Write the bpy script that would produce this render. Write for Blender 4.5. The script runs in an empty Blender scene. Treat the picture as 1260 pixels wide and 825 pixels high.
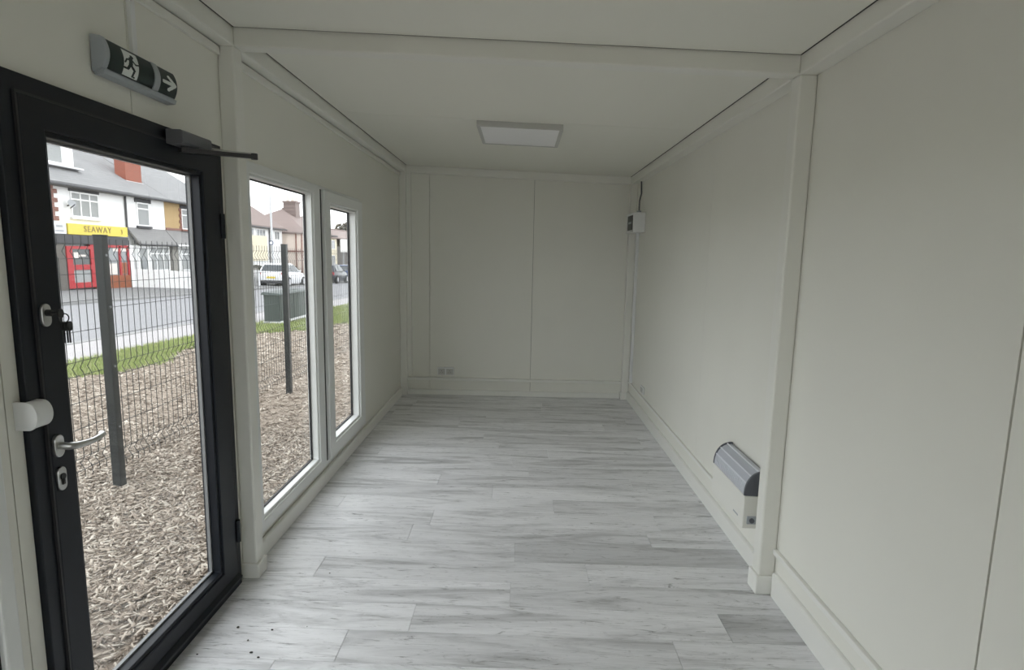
import bpy, bmesh, math, random
import numpy as np
from mathutils import Vector, Matrix

random.seed(7)
rng = np.random.default_rng(7)
S = bpy.context.scene
COL = S.collection

# ------------------------------------------------------------------ camera
cam_d = bpy.data.cameras.new('camera')
cam = bpy.data.objects.new('camera', cam_d)
COL.objects.link(cam)
CAM_O = Vector((1.19038, 0.0, 1.49749))
CAM_R = Vector((0.99938502, 0.03112098, 0.01615768))
CAM_U = Vector((-0.02052663, 0.1456255, 0.98912682))
CAM_F = Vector((-0.02842962, 0.98885019, -0.14617475))
cam.matrix_world = Matrix(((CAM_R.x, CAM_U.x, -CAM_F.x, CAM_O.x),
                           (CAM_R.y, CAM_U.y, -CAM_F.y, CAM_O.y),
                           (CAM_R.z, CAM_U.z, -CAM_F.z, CAM_O.z),
                           (0, 0, 0, 1)))
cam_d.sensor_fit = 'HORIZONTAL'
cam_d.sensor_width = 36.0
cam_d.lens = 742.1 / 1260 * 36
cam_d.shift_x = 12.65 / 1260
cam_d.shift_y = 12.34 / 1260
cam_d.clip_start = 0.02
cam_d.clip_end = 600
S.camera = cam

# ------------------------------------------------------------------ sky, exposure
world = bpy.data.worlds.new('overcast_sky')
S.world = world
world.use_nodes = True
wn = world.node_tree
wn.nodes['Background'].inputs[0].default_value = (0.955, 0.975, 1.0, 1)
wn.nodes['Background'].inputs[1].default_value = 1.0
S.view_settings.view_transform = 'Standard'
S.view_settings.look = 'None'
S.view_settings.gamma = 1
S.view_settings.use_curve_mapping = False
S.view_settings.exposure = 1.9
S.cycles.max_bounces = 14
S.cycles.diffuse_bounces = 9
S.cycles.transparent_max_bounces = 16
S.cycles.sample_clamp_indirect = 6.0


# ------------------------------------------------------------------ materials
def nodes_of(name):
    m = bpy.data.materials.new(name)
    m.use_nodes = True
    nt = m.node_tree
    return m, nt, nt.nodes['Principled BSDF']


def N(nt, typ, **kw):
    n = nt.nodes.new(typ)
    for k, v in kw.items():
        if k.startswith('i_'):
            n.inputs[k[2:].replace('_', ' ')].default_value = v
        else:
            setattr(n, k, v)
    return n


def plain(name, c, rough=0.5, metal=0.0, noise=0.0, nscale=8.0, bump=0.0, bscale=60.0, spec=None):
    m, nt, b = nodes_of(name)
    b.inputs['Base Color'].default_value = (*c, 1)
    b.inputs['Roughness'].default_value = rough
    b.inputs['Metallic'].default_value = metal
    if spec is not None:
        b.inputs['Specular IOR Level'].default_value = spec
    tc = N(nt, 'ShaderNodeTexCoord')
    if noise > 0:
        n = N(nt, 'ShaderNodeTexNoise', i_Scale=nscale, i_Detail=4.0)
        nt.links.new(tc.outputs['Object'], n.inputs['Vector'])
        r = N(nt, 'ShaderNodeValToRGB')
        r.color_ramp.elements[0].position = 0.3
        r.color_ramp.elements[1].position = 0.7
        r.color_ramp.elements[0].color = (*[x * (1 - noise) for x in c], 1)
        r.color_ramp.elements[1].color = (*[min(1, x * (1 + noise)) for x in c], 1)
        nt.links.new(n.outputs['Fac'], r.inputs['Fac'])
        nt.links.new(r.outputs['Color'], b.inputs['Base Color'])
    if bump > 0:
        n2 = N(nt, 'ShaderNodeTexNoise', i_Scale=bscale, i_Detail=3.0)
        nt.links.new(tc.outputs['Object'], n2.inputs['Vector'])
        bp = N(nt, 'ShaderNodeBump', i_Strength=bump, i_Distance=0.01)
        nt.links.new(n2.outputs['Fac'], bp.inputs['Height'])
        nt.links.new(bp.outputs['Normal'], b.inputs['Normal'])
    return m


def island(name, cols, rough=0.8):
    """Every separate piece of the mesh takes its own colour from the ramp."""
    m, nt, b = nodes_of(name)
    g = N(nt, 'ShaderNodeNewGeometry')
    r = N(nt, 'ShaderNodeValToRGB')
    el = r.color_ramp.elements
    while len(el) < len(cols):
        el.new(0.5)
    for i, c in enumerate(cols):
        el[i].position = i / (len(cols) - 1)
        el[i].color = (*c, 1)
    nt.links.new(g.outputs['Random Per Island'], r.inputs['Fac'])
    nt.links.new(r.outputs['Color'], b.inputs['Base Color'])
    b.inputs['Roughness'].default_value = rough
    b.inputs['Specular IOR Level'].default_value = 0.2
    return m


def glass_mat(name, tint, refl=0.08):
    m = bpy.data.materials.new(name)
    m.use_nodes = True
    nt = m.node_tree
    nt.nodes.clear()
    out = N(nt, 'ShaderNodeOutputMaterial')
    mix = N(nt, 'ShaderNodeMixShader')
    tr = N(nt, 'ShaderNodeBsdfTransparent')
    tr.inputs[0].default_value = (*tint, 1)
    gl = N(nt, 'ShaderNodeBsdfGlossy')
    gl.inputs['Roughness'].default_value = 0.02
    lw = N(nt, 'ShaderNodeFresnel')
    lw.inputs['IOR'].default_value = 1.35
    mu = N(nt, 'ShaderNodeMath', operation='MULTIPLY')
    mu.inputs[1].default_value = refl * 10
    nt.links.new(lw.outputs[0], mu.inputs[0])
    nt.links.new(mu.outputs[0], mix.inputs[0])
    nt.links.new(tr.outputs[0], mix.inputs[1])
    nt.links.new(gl.outputs[0], mix.inputs[2])
    nt.links.new(mix.outputs[0], out.inputs[0])
    return m


def floor_mat():
    m, nt, b = nodes_of('grey_wood_laminate')
    tc = N(nt, 'ShaderNodeTexCoord')
    oi = N(nt, 'ShaderNodeObjectInfo')
    off = N(nt, 'ShaderNodeVectorMath', operation='SCALE')
    comb = N(nt, 'ShaderNodeCombineXYZ')
    for i in range(3):
        nt.links.new(oi.outputs['Random'], comb.inputs[i])
    nt.links.new(comb.outputs[0], off.inputs[0])
    off.inputs['Scale'].default_value = 57.0
    add = N(nt, 'ShaderNodeVectorMath', operation='ADD')
    nt.links.new(tc.outputs['Object'], add.inputs[0])
    nt.links.new(off.outputs[0], add.inputs[1])

    def noise(sx, sy, detail, rough, dist=0.0):
        mp = N(nt, 'ShaderNodeMapping')
        mp.inputs['Scale'].default_value = (sx, sy, 1)
        nt.links.new(add.outputs[0], mp.inputs['Vector'])
        n = N(nt, 'ShaderNodeTexNoise', i_Scale=1.0, i_Detail=detail, i_Roughness=rough, i_Distortion=dist)
        nt.links.new(mp.outputs[0], n.inputs['Vector'])
        return n

    def ramp(n, stops):
        r = N(nt, 'ShaderNodeValToRGB')
        el = r.color_ramp.elements
        while len(el) < len(stops):
            el.new(0.5)
        for i, (p, v) in enumerate(stops):
            el[i].position = p
            el[i].color = (v, v, v, 1)
        nt.links.new(n.outputs['Fac'], r.inputs['Fac'])
        return r
    broad = ramp(noise(1.1, 7.5, 6, 0.62, 1.2), [(0.32, 0.56), (0.50, 0.95), (0.75, 1.08)])
    grain = ramp(noise(9.0, 110.0, 6, 0.65, 0.3), [(0.25, 0.88), (0.55, 1.0), (0.8, 1.05)])
    crack = ramp(noise(4.2, 34.0, 8, 0.70, 2.2), [(0.31, 0.26), (0.37, 0.70), (0.43, 1.0)])
    knot = ramp(noise(5.0, 16.0, 7, 0.75, 2.6), [(0.29, 0.34), (0.35, 0.80), (0.42, 1.0)])
    cur = None
    for r in (broad, grain, crack, knot):
        if cur is None:
            cur = r.outputs['Color']
        else:
            mx = N(nt, 'ShaderNodeMix', data_type='RGBA', blend_type='MULTIPLY')
            mx.inputs['Factor'].default_value = 1.0
            nt.links.new(cur, mx.inputs[6])
            nt.links.new(r.outputs['Color'], mx.inputs[7])
            cur = mx.outputs[2]
    mx = N(nt, 'ShaderNodeMix', data_type='RGBA', blend_type='MULTIPLY')
    mx.inputs['Factor'].default_value = 1.0
    nt.links.new(cur, mx.inputs[6])
    nt.links.new(oi.outputs['Color'], mx.inputs[7])
    nt.links.new(mx.outputs[2], b.inputs['Base Color'])
    b.inputs['Roughness'].default_value = 0.36
    b.inputs['Specular IOR Level'].default_value = 0.6
    bp = N(nt, 'ShaderNodeBump', i_Strength=0.12, i_Distance=0.002)
    nt.links.new(cur, bp.inputs['Height'])
    nt.links.new(bp.outputs['Normal'], b.inputs['Normal'])
    return m


def ramp_noise(name, cols, scale, rough=0.9, detail=6, bump=0.4, bdist=0.02, stretch=(1, 1, 1)):
    m, nt, b = nodes_of(name)
    tc = N(nt, 'ShaderNodeTexCoord')
    mp = N(nt, 'ShaderNodeMapping')
    mp.inputs['Scale'].default_value = stretch
    nt.links.new(tc.outputs['Object'], mp.inputs['Vector'])
    n = N(nt, 'ShaderNodeTexNoise', i_Scale=scale, i_Detail=detail, i_Roughness=0.7)
    nt.links.new(mp.outputs[0], n.inputs['Vector'])
    r = N(nt, 'ShaderNodeValToRGB')
    el = r.color_ramp.elements
    while len(el) < len(cols):
        el.new(0.5)
    for i, c in enumerate(cols):
        el[i].position = 0.28 + 0.44 * i / (len(cols) - 1)
        el[i].color = (*c, 1)
    nt.links.new(n.outputs['Fac'], r.inputs['Fac'])
    nt.links.new(r.outputs['Color'], b.inputs['Base Color'])
    b.inputs['Roughness'].default_value = rough
    b.inputs['Specular IOR Level'].default_value = 0.25
    bp = N(nt, 'ShaderNodeBump', i_Strength=bump, i_Distance=bdist)
    nt.links.new(n.outputs['Fac'], bp.inputs['Height'])
    nt.links.new(bp.outputs['Normal'], b.inputs['Normal'])
    return m


def tile_mat(name, c1, c2, mortar, sx, sy):
    m, nt, b = nodes_of(name)
    tc = N(nt, 'ShaderNodeTexCoord')
    sep = N(nt, 'ShaderNodeSeparateXYZ')
    nt.links.new(tc.outputs['Object'], sep.inputs[0])
    cb = N(nt, 'ShaderNodeCombineXYZ')
    nt.links.new(sep.outputs['Y'], cb.inputs['X'])
    nt.links.new(sep.outputs['Z'], cb.inputs['Y'])
    br = N(nt, 'ShaderNodeTexBrick')
    br.inputs['Color1'].default_value = (*c1, 1)
    br.inputs['Color2'].default_value = (*c2, 1)
    br.inputs['Mortar'].default_value = (*mortar, 1)
    br.inputs['Scale'].default_value = 1.0
    br.inputs['Brick Width'].default_value = sx
    br.inputs['Row Height'].default_value = sy
    br.inputs['Mortar Size'].default_value = 0.012
    nt.links.new(cb.outputs[0], br.inputs['Vector'])
    nt.links.new(br.outputs['Color'], b.inputs['Base Color'])
    b.inputs['Roughness'].default_value = 0.85
    return m


M = {}
M['wall'] = plain('white_coated_steel', (0.75, 0.745, 0.69), 0.55, noise=0.012, nscale=2.0)
M['ceiling'] = plain('white_ceiling_sheet', (0.775, 0.77, 0.705), 0.6)
M['steel'] = plain('white_painted_profile', (0.755, 0.752, 0.705), 0.42)
M['skirting'] = plain('white_skirting', (0.765, 0.765, 0.73), 0.42)
M['dark'] = plain('shadow_gap_seal', (0.05, 0.05, 0.045), 0.8)
M['upvc'] = plain('white_upvc', (0.74, 0.755, 0.745), 0.32)
M['gasket'] = plain('black_rubber_gasket', (0.025, 0.025, 0.027), 0.6)
M['anthracite'] = plain('anthracite_powder_coat', (0.008, 0.011, 0.0165), 0.42, spec=0.3)
M['alu'] = plain('brushed_aluminium', (0.55, 0.55, 0.54), 0.32, metal=1.0)
M['closer_grey'] = plain('grey_painted_metal', (0.11, 0.115, 0.125), 0.45)
M['closer_arm'] = plain('dark_steel_arm', (0.07, 0.07, 0.075), 0.35, metal=0.8)
M['glass'] = glass_mat('double_glazing', (0.94, 0.95, 0.945), 0.02)
M['spacer'] = plain('glazing_spacer', (0.22, 0.225, 0.23), 0.5)
M['white_plastic'] = plain('white_plastic', (0.74, 0.75, 0.75), 0.38)
M['grey_plastic'] = plain('pale_grey_plastic', (0.36, 0.39, 0.42), 0.4)
M['sign_green'] = plain('dark_green_sign_film', (0.004, 0.018, 0.016), 0.45)
M['sign_white'] = plain('white_sign_film', (0.72, 0.76, 0.74), 0.5)
M['black_plastic'] = plain('black_plastic', (0.02, 0.02, 0.022), 0.4)
M['diffuser'] = plain('opal_diffuser', (0.88, 0.88, 0.90), 0.35)
M['lamp_frame'] = plain('lamp_frame_white', (0.50, 0.50, 0.48), 0.45)
M['grille_dark'] = plain('dark_grey_heater_plastic', (0.10, 0.105, 0.125), 0.4)
M['grille_silver'] = plain('silver_grey_heater_grille', (0.52, 0.54, 0.60), 0.4, metal=0.1)
M['grille_light'] = plain('pale_heater_ridge', (0.74, 0.76, 0.82), 0.35)
M['laminate'] = floor_mat()
M['crumb'] = plain('black_crumb', (0.03, 0.028, 0.025), 0.9)
# outdoors
M['chips'] = island('bark_chip_pieces', [(0.14, 0.11, 0.087), (0.26, 0.212, 0.172), (0.36, 0.305, 0.25), (0.46, 0.40, 0.338), (0.63, 0.575, 0.50)], 0.9)
M['soil'] = ramp_noise('chip_bed', [(0.17, 0.135, 0.106), (0.30, 0.25, 0.205), (0.40, 0.345, 0.285)], 26, bump=0.8)
M['grass'] = island('grass_blades', [(0.13, 0.18, 0.04), (0.21, 0.28, 0.075), (0.30, 0.36, 0.12), (0.42, 0.41, 0.22)], 0.7)
M['turf'] = ramp_noise('turf', [(0.13, 0.14, 0.06), (0.19, 0.205, 0.09), (0.27, 0.255, 0.15)], 9)
M['path'] = ramp_noise('pale_footpath', [(0.31, 0.295, 0.30), (0.37, 0.355, 0.36)], 5, bump=0.1)
M['road'] = ramp_noise('worn_asphalt', [(0.21, 0.21, 0.222), (0.25, 0.25, 0.262)], 6, bump=0.15)
M['forecourt'] = ramp_noise('grey_paving', [(0.15, 0.15, 0.153), (0.20, 0.20, 0.205)], 4, bump=0.1)
M['kerb'] = plain('kerb_stone', (0.24, 0.24, 0.24), 0.9)
M['fence'] = plain('anthracite_fence_coating', (0.012, 0.015, 0.017), 0.5)
M['render_white'] = plain('white_render', (0.80, 0.80, 0.80), 0.9)
M['render_grey'] = plain('pale_grey_board', (0.60, 0.60, 0.62), 0.8)
M['render_tan'] = plain('tan_render', (0.40, 0.28, 0.14), 0.9)
M['render_cream'] = plain('cream_render', (0.72, 0.65, 0.50), 0.9)
M['render_pink'] = plain('pink_render', (0.72, 0.62, 0.55), 0.9)
M['brick'] = tile_mat('red_brick', (0.24, 0.085, 0.06), (0.20, 0.07, 0.055), (0.2, 0.16, 0.14), 0.23, 0.08)
M['chimney_brick'] = tile_mat('orange_red_brick', (0.34, 0.085, 0.045), (0.27, 0.07, 0.042), (0.22, 0.14, 0.115), 0.23, 0.08)
M['slate'] = tile_mat('grey_slate', (0.21, 0.21, 0.215), (0.25, 0.25, 0.255), (0.155, 0.155, 0.16), 0.3, 0.12)
M['brown_tile'] = tile_mat('brown_roof_tile', (0.20, 0.155, 0.145), (0.235, 0.18, 0.168), (0.15, 0.115, 0.107), 0.3, 0.14)
M['slate_lean'] = tile_mat('lean_to_slate', (0.21, 0.205, 0.205), (0.25, 0.245, 0.245), (0.155, 0.152, 0.152), 0.3, 0.1)
M['lead'] = plain('dark_gutter', (0.055, 0.055, 0.06), 0.6)
M['pane'] = plain('house_window_pane', (0.20, 0.21, 0.22), 0.12)
M['pane_dark'] = plain('dark_window_pane', (0.05, 0.055, 0.06), 0.15)
M['curtain'] = plain('net_curtain', (0.30, 0.31, 0.31), 0.9)
M['white_frame'] = plain('white_window_frame', (0.80, 0.80, 0.80), 0.5)
M['lintel'] = plain('grey_lintel', (0.06, 0.06, 0.066), 0.8)
M['red'] = plain('red_paint', (0.36, 0.012, 0.02), 0.5)
M['orange'] = plain('orange_panel', (0.26, 0.075, 0.03), 0.6)
M['yellow'] = plain('yellow_sign_board', (0.62, 0.50, 0.07), 0.5)
M['sign_letter'] = plain('faded_sign_lettering', (0.22, 0.15, 0.06), 0.6)
M['poster'] = plain('pale_poster', (0.66, 0.60, 0.56), 0.7)
M['car_white'] = plain('white_car_paint', (0.74, 0.75, 0.77), 0.2)
M['car_dark'] = plain('dark_blue_car_paint', (0.02, 0.024, 0.035), 0.2)
M['car_blue'] = plain('blue_car_paint', (0.03, 0.06, 0.16), 0.2)
M['car_glass'] = plain('car_glass', (0.05, 0.06, 0.07), 0.08)
M['tyre'] = plain('tyre_rubber', (0.018, 0.018, 0.018), 0.8)
M['hub'] = plain('wheel_hub', (0.42, 0.42, 0.44), 0.4, metal=0.6)
M['plate_yellow'] = plain('yellow_plate', (0.70, 0.55, 0.06), 0.5)
M['light_red'] = plain('red_tail_light', (0.45, 0.02, 0.02), 0.3)
M['cabinet'] = plain('dark_green_cabinet', (0.045, 0.06, 0.056), 0.6, noise=0.08, nscale=6)
M['galv'] = plain('galvanised_post', (0.30, 0.31, 0.32), 0.5, metal=0.3)
M['board_white'] = plain('white_hoarding', (0.78, 0.78, 0.78), 0.7)
M['hedge'] = island('hedge_leaves', [(0.035, 0.038, 0.02), (0.065, 0.07, 0.033), (0.10, 0.10, 0.05)], 0.8)
M['tree_leaf'] = island('distant_tree_leaves', [(0.09, 0.078, 0.06), (0.13, 0.112, 0.085), (0.17, 0.145, 0.11)], 0.9)
M['bark'] = plain('tree_bark', (0.10, 0.08, 0.06), 0.9)
M['timber_grey'] = plain('weathered_grey_timber', (0.26, 0.25, 0.23), 0.9)
M['pole_grey'] = plain('pale_grey_pole', (0.52, 0.53, 0.55), 0.5)
M['wood_dark'] = plain('dark_timber', (0.12, 0.11, 0.10), 0.9)


# ------------------------------------------------------------------ mesh helpers
class MB:
    def __init__(self):
        self.v, self.f = [], []

    def add(self, vs, fs):
        o = len(self.v)
        self.v += [tuple(p) for p in vs]
        self.f += [tuple(i + o for i in f) for f in fs]
        return self

    def box(self, x0, x1, y0, y1, z0, z1):
        return self.hexa([(x0, y0, z0), (x1, y0, z0), (x1, y1, z0), (x0, y1, z0),
                          (x0, y0, z1), (x1, y0, z1), (x1, y1, z1), (x0, y1, z1)])

    def hexa(self, p):
        return self.add(p, [(0, 3, 2, 1), (4, 5, 6, 7), (0, 1, 5, 4), (1, 2, 6, 5), (2, 3, 7, 6), (3, 0, 4, 7)])

    def prism(self, prof, axis, a, b):
        """prof: 2-D outline (counter-clockwise in the two remaining axes, in order)."""
        n = len(prof)

        def pt(u, w, t):
            return [(t, u, w), (u, t, w), (u, w, t)][axis]
        vs = [pt(u, w, a) for u, w in prof] + [pt(u, w, b) for u, w in prof]
        fs = [tuple(range(n))[::-1], tuple(range(n, 2 * n))]
        fs += [(i, (i + 1) % n, n + (i + 1) % n, n + i) for i in range(n)]
        return self.add(vs, fs)

    def cyl(self, p0, p1, r0, r1=None, n=12):
        r1 = r0 if r1 is None else r1
        p0, p1 = Vector(p0), Vector(p1)
        d = (p1 - p0).normalized()
        a = d.orthogonal().normalized()
        b = d.cross(a)
        vs = []
        for p, r in ((p0, r0), (p1, r1)):
            vs += [p + (a * math.cos(t) + b * math.sin(t)) * r for t in (2 * math.pi * i / n for i in range(n))]
        fs = [tuple(range(n))[::-1], tuple(range(n, 2 * n))]
        fs += [(i, (i + 1) % n, n + (i + 1) % n, n + i) for i in range(n)]
        return self.add(vs, fs)

    def tube(self, pts, r, n=8, rs=None):
        pts = [Vector(p) for p in pts]
        vs, fs = [], []
        ref = None
        for i, p in enumerate(pts):
            d = (pts[min(i + 1, len(pts) - 1)] - pts[max(i - 1, 0)]).normalized()
            if ref is None:
                ref = d.orthogonal().normalized()
            a = (ref - d * ref.dot(d)).normalized()
            ref = a
            b = d.cross(a)
            rr = rs[i] if rs else r
            vs += [p + (a * math.cos(2 * math.pi * k / n) + b * math.sin(2 * math.pi * k / n)) * rr for k in range(n)]
        for i in range(len(pts) - 1):
            for k in range(n):
                fs.append((i * n + k, i * n + (k + 1) % n, (i + 1) * n + (k + 1) % n, (i + 1) * n + k))
        fs.append(tuple(range(n))[::-1])
        e = (len(pts) - 1) * n
        fs.append(tuple(range(e, e + n)))
        return self.add(vs, fs)

    def ring(self, x0, x1, o, i):
        """rectangular picture-frame in the YZ plane: o, i = (y0, y1, z0, z1) outer and inner."""
        def c(x, q):
            return [(x, q[0], q[2]), (x, q[1], q[2]), (x, q[1], q[3]), (x, q[0], q[3])]
        vs = c(x0, o) + c(x0, i) + c(x1, o) + c(x1, i)
        fs = []
        for k in range(4):
            j = (k + 1) % 4
            fs += [(k, 4 + k, 4 + j, j), (8 + k, 8 + j, 12 + j, 12 + k), (k, j, 8 + j, 8 + k), (4 + k, 12 + k, 12 + j, 4 + j)]
        return self.add(vs, fs)

    def ball(self, c, r, sx=1, sy=1, sz=1, n=12, m=8):
        vs, fs = [], []
        for i in range(m + 1):
            t = math.pi * i / m
            for k in range(n):
                p = 2 * math.pi * k / n
                vs.append((c[0] + r * sx * math.sin(t) * math.cos(p), c[1] + r * sy * math.sin(t) * math.sin(p), c[2] + r * sz * math.cos(t)))
        for i in range(m):
            for k in range(n):
                fs.append((i * n + k, (i + 1) * n + k, (i + 1) * n + (k + 1) % n, i * n + (k + 1) % n))
        return self.add(vs, fs)

    def build(self, name, mat, parent=None, bevel=0.0, seg=2, smooth=False, kind=None, label=None, origin=None):
        me = bpy.data.meshes.new(name)
        org = Vector((0, 0, 0))
        if parent is not None:
            q = parent
            while q is not None:
                org = org + q.location
                q = q.parent
        if origin is not None:
            org = Vector(origin)
        me.from_pydata([tuple(Vector(p) - org) for p in self.v], [], self.f)
        me.update()
        bm = bmesh.new()
        bm.from_mesh(me)
        bmesh.ops.remove_doubles(bm, verts=bm.verts, dist=1e-6)
        bmesh.ops.recalc_face_normals(bm, faces=bm.faces)
        if bevel > 0:
            es = [e for e in bm.edges if len(e.link_faces) == 2 and e.calc_face_angle(0) > 0.5]
            bmesh.ops.bevel(bm, geom=es, offset=bevel, segments=seg, affect='EDGES', profile=0.5, clamp_overlap=True)
        bm.to_mesh(me)
        bm.free()
        me.materials.append(mat)
        if smooth:
            for p in me.polygons:
                p.use_smooth = True
            try:
                me.set_sharp_from_angle(angle=math.radians(40))
            except Exception:
                pass
        o = bpy.data.objects.new(name, me)
        COL.objects.link(o)
        if parent is not None:
            o.parent = parent
        elif origin is not None:
            o.location = org
        if kind:
            o['kind'] = kind
        if label:
            o['label'] = label
        return o


def tag(o, label=None, cat=None, group=None, kind=None):
    if label:
        o['label'] = label
    if cat:
        o['category'] = cat
    if group:
        o['group'] = group
    if kind:
        o['kind'] = kind
    return o


def empty(name, loc, **kw):
    o = bpy.data.objects.new(name, None)
    COL.objects.link(o)
    o.location = loc
    o.empty_display_size = 0.1
    return tag(o, **kw)


def copy_tree(o, parent=None):
    c = o.copy()
    COL.objects.link(c)
    if parent is not None:
        c.parent = parent
    for ch in list(o.children):
        copy_tree(ch, c)
    return c


def raw_mesh(name, v, f, mat, parent=None, kind=None):
    """fast numpy mesh: v (n,3), f (m,k) with constant k."""
    me = bpy.data.meshes.new(name)
    k = f.shape[1]
    me.vertices.add(len(v))
    me.vertices.foreach_set('co', v.astype(np.float32).ravel())
    me.loops.add(f.size)
    me.loops.foreach_set('vertex_index', f.astype(np.int32).ravel())
    me.polygons.add(len(f))
    me.polygons.foreach_set('loop_start', np.arange(0, f.size, k, dtype=np.int32))
    me.update(calc_edges=True)
    me.validate()
    me.materials.append(mat)
    o = bpy.data.objects.new(name, me)
    COL.objects.link(o)
    if parent is not None:
        o.parent = parent
    if kind:
        o['kind'] = kind
    return o


# ------------------------------------------------------------------ key dimensions
XR = 2.2923            # inner face of right-hand rail and columns (left one is x = 0)
WL, WR = -0.07, 2.365  # wall faces
YB, WB = 6.318, 6.385  # rear rail face, rear wall face
YC0, YC1 = 2.579, 2.658  # mid frame
YF = -2.6              # front wall behind the camera
GAP = 0.0035


def cz(x):
    return 2.4 - 0.0406 * x


def gz(x, y):
    return -0.07 - 0.02 * y - 0.02 * x


# ------------------------------------------------------------------ floor
base = MB().box(WL - 0.06, WR + 0.06, YF - 0.06, WB + 0.06, -0.06, -0.008).build('floor', M['laminate'])
base.color = (0.7, 0.7, 0.7, 1)
tag(base, 'grey wood effect laminate floor of the cabin', kind='structure')
MB().box(-0.06, WR - 0.02, YF, 1.237, -0.008, 0.0).build('plank', M['laminate'], base).color = (0.7, 0.7, 0.7, 1)
PL, PW = 1.29, 0.1953
X0, X1 = -0.06, 2.36
fixed = {0: 0.53, 1: 2.06, 2: 1.175, 3: 0.25, 4: 1.19, 5: 0.62, 6: 2.0, 7: 1.42, -1: 1.6, -2: 0.2, -3: 1.1, -4: 0.5}
tone_fix = {(1, 2.06): 0.63, (4, 1.19): 0.64, (0, 0.53): 0.78, (2, -0.115): 0.87, (1, 0.77): 0.84}
cache = {}
for k in range(-4, 23):
    y0 = 2.018 + k * PW
    y1 = min(y0 + PW, WB - 0.02)
    if y1 - y0 < 0.02:
        continue
    j = fixed.get(k, random.random() * PL + 0.3)
    s = j - PL * math.ceil((j - X0) / PL)
    while s < X1:
        a, b = max(s, X0), min(s + PL, X1)
        if b - a > 0.02:
            key = (round(b - a, 3), round(y1 - y0, 3))
            if key not in cache:
                w, h = key
                mb = MB().box(-w / 2 + .0006, w / 2 - .0006, -h / 2 + .0006, h / 2 - .0006, -0.008, 0.0)
                o = mb.build('plank', M['laminate'], bevel=0.0009, seg=1)
                cache[key] = o.data
            else:
                o = bpy.data.objects.new('plank', cache[key])
                COL.objects.link(o)
            o.parent = base
            o.location = ((a + b) / 2, (y0 + y1) / 2, 0)
            t = 0.82 + 0.06 * random.uniform(-1, 1)
            for (kk, xx), tv in tone_fix.items():
                if kk == k and abs(xx - s) < 0.03:
                    t = tv
            o.color = (t * 0.985, t * .99, t * 1.02, 1)
        s += PL


# ------------------------------------------------------------------ ceiling
def slab(x0, x1, y0, y1, dz0, dz1):
    return MB().hexa([(x0, y0, cz(x0) + dz0), (x1, y0, cz(x1) + dz0), (x1, y1, cz(x1) + dz0), (x0, y1, cz(x0) + dz0),
                      (x0, y0, cz(x0) + dz1), (x1, y0, cz(x1) + dz1), (x1, y1, cz(x1) + dz1), (x0, y1, cz(x0) + dz1)])


ceil_o = slab(WL - .06, WR + .06, YF - .06, WB + .06, 0.03, 0.08).build('ceiling', M['dark'])
tag(ceil_o, 'white panelled cabin ceiling', kind='structure')
G = 0.009
for (y0, y1) in ((YF + .02, 0.2), (0.2, YC0 - G), (YC1 + G, 4.03), (4.03 + GAP, YB - G)):
    slab(0.0 + G, XR - G, y0, y1, 0.0, 0.028).build('panel', M['ceiling'], ceil_o)

for a in ((0.0, G - .001, YF + .08, YC0), (0.0, G - .001, YC1, YB), (XR - G + .001, XR, YF + .08, YC0), (XR - G + .001, XR, YC1, YB),
          (G, XR - G, YC0 - G + .001, YC0), (G, XR - G, YC1, YC1 + G - .001), (G, XR - G, YB - G + .001, YB)):
    slab(*a, 0.0015, 0.028).build('seal', M['dark'], ceil_o)

# ------------------------------------------------------------------ walls made of sheets
wl = empty('wall_left', (WL, 2, 0), label='white sheet metal wall with the glazed door and windows', kind='structure')
ZT = 2.46


def lp(y0, y1, z0, z1, name='panel'):
    return MB().box(WL - 0.06, WL, y0, y1, z0, z1).build(name, M['wall'], wl)


D0, D1, DH = 1.452, 2.538, 1.928          # door opening
W0, W1, WZ0, WZ1 = 2.742, 4.70, 0.118, 1.908   # windows 1 and 2
V0, V1 = 0.65, 1.372                        # sidelight
lp(1.408, D0, -0.06, ZT)
lp(D0, 1.99, DH, ZT)
lp(1.99 + GAP, D1, DH, ZT)
lp(D1, W0, -0.06, ZT)
lp(W0, W1, -0.06, WZ0)
lp(W0, W1, WZ1, ZT)
lp(W1, WB + .06, -0.06, ZT)
lp(V1, 1.408 - GAP, -0.06, ZT)
lp(V0, V1, WZ1, ZT)
lp(V0, V1, -0.06, WZ0)
lp(-0.25, V0, -0.06, ZT)
lp(YF, -0.25 - GAP, -0.06, ZT)

for y0, y1, z0, z1 in ((YF, V0, -.06, ZT), (V0, D1, DH + .02, ZT), (D1, W1, WZ1 + .02, ZT), (W1, WB + .06, -.06, ZT), (V1, D0 - .005, -.06, ZT)):
    MB().box(WL - 0.075, WL - 0.045, y0 + .003, y1 - .003, z0, z1).build('backing', M['dark'], wl)  # dark sheet added behind the panels to block daylight at the joints
wr = empty('wall_right', (WR, 2, 0), label='plain white sheet metal wall with the heater', kind='structure')
for y0, y1 in ((YF, 1.428), (1.428 + .007, 3.86), (3.86 + 0.0015, WB + .06)):
    MB().box(WR, WR + .06, y0, y1, -0.06, ZT).build('panel', M['wall'], wr)
MB().box(WR + .05, WR + .08, YF, WB + .06, -0.06, ZT).build('backing', M['dark'], wr)  # added sheet, keeps outside light from leaking through the panel gaps

wb = empty('wall_back', (1.1, WB, 0), label='white end wall of the cabin in three sheets', kind='structure')
for x0, x1 in ((WL - .06, 0.232), (0.232 + GAP, 1.318), (1.318 + GAP, WR + .06)):
    MB().box(x0, x1, WB, WB + .06, -0.06, ZT).build('panel', M['wall'], wb)

MB().box(WL - .06, WR + .06, WB + .05, WB + .08, -0.06, ZT).build('backing', M['dark'], wb)  # added behind the three sheets so their joints pass no sky light
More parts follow.
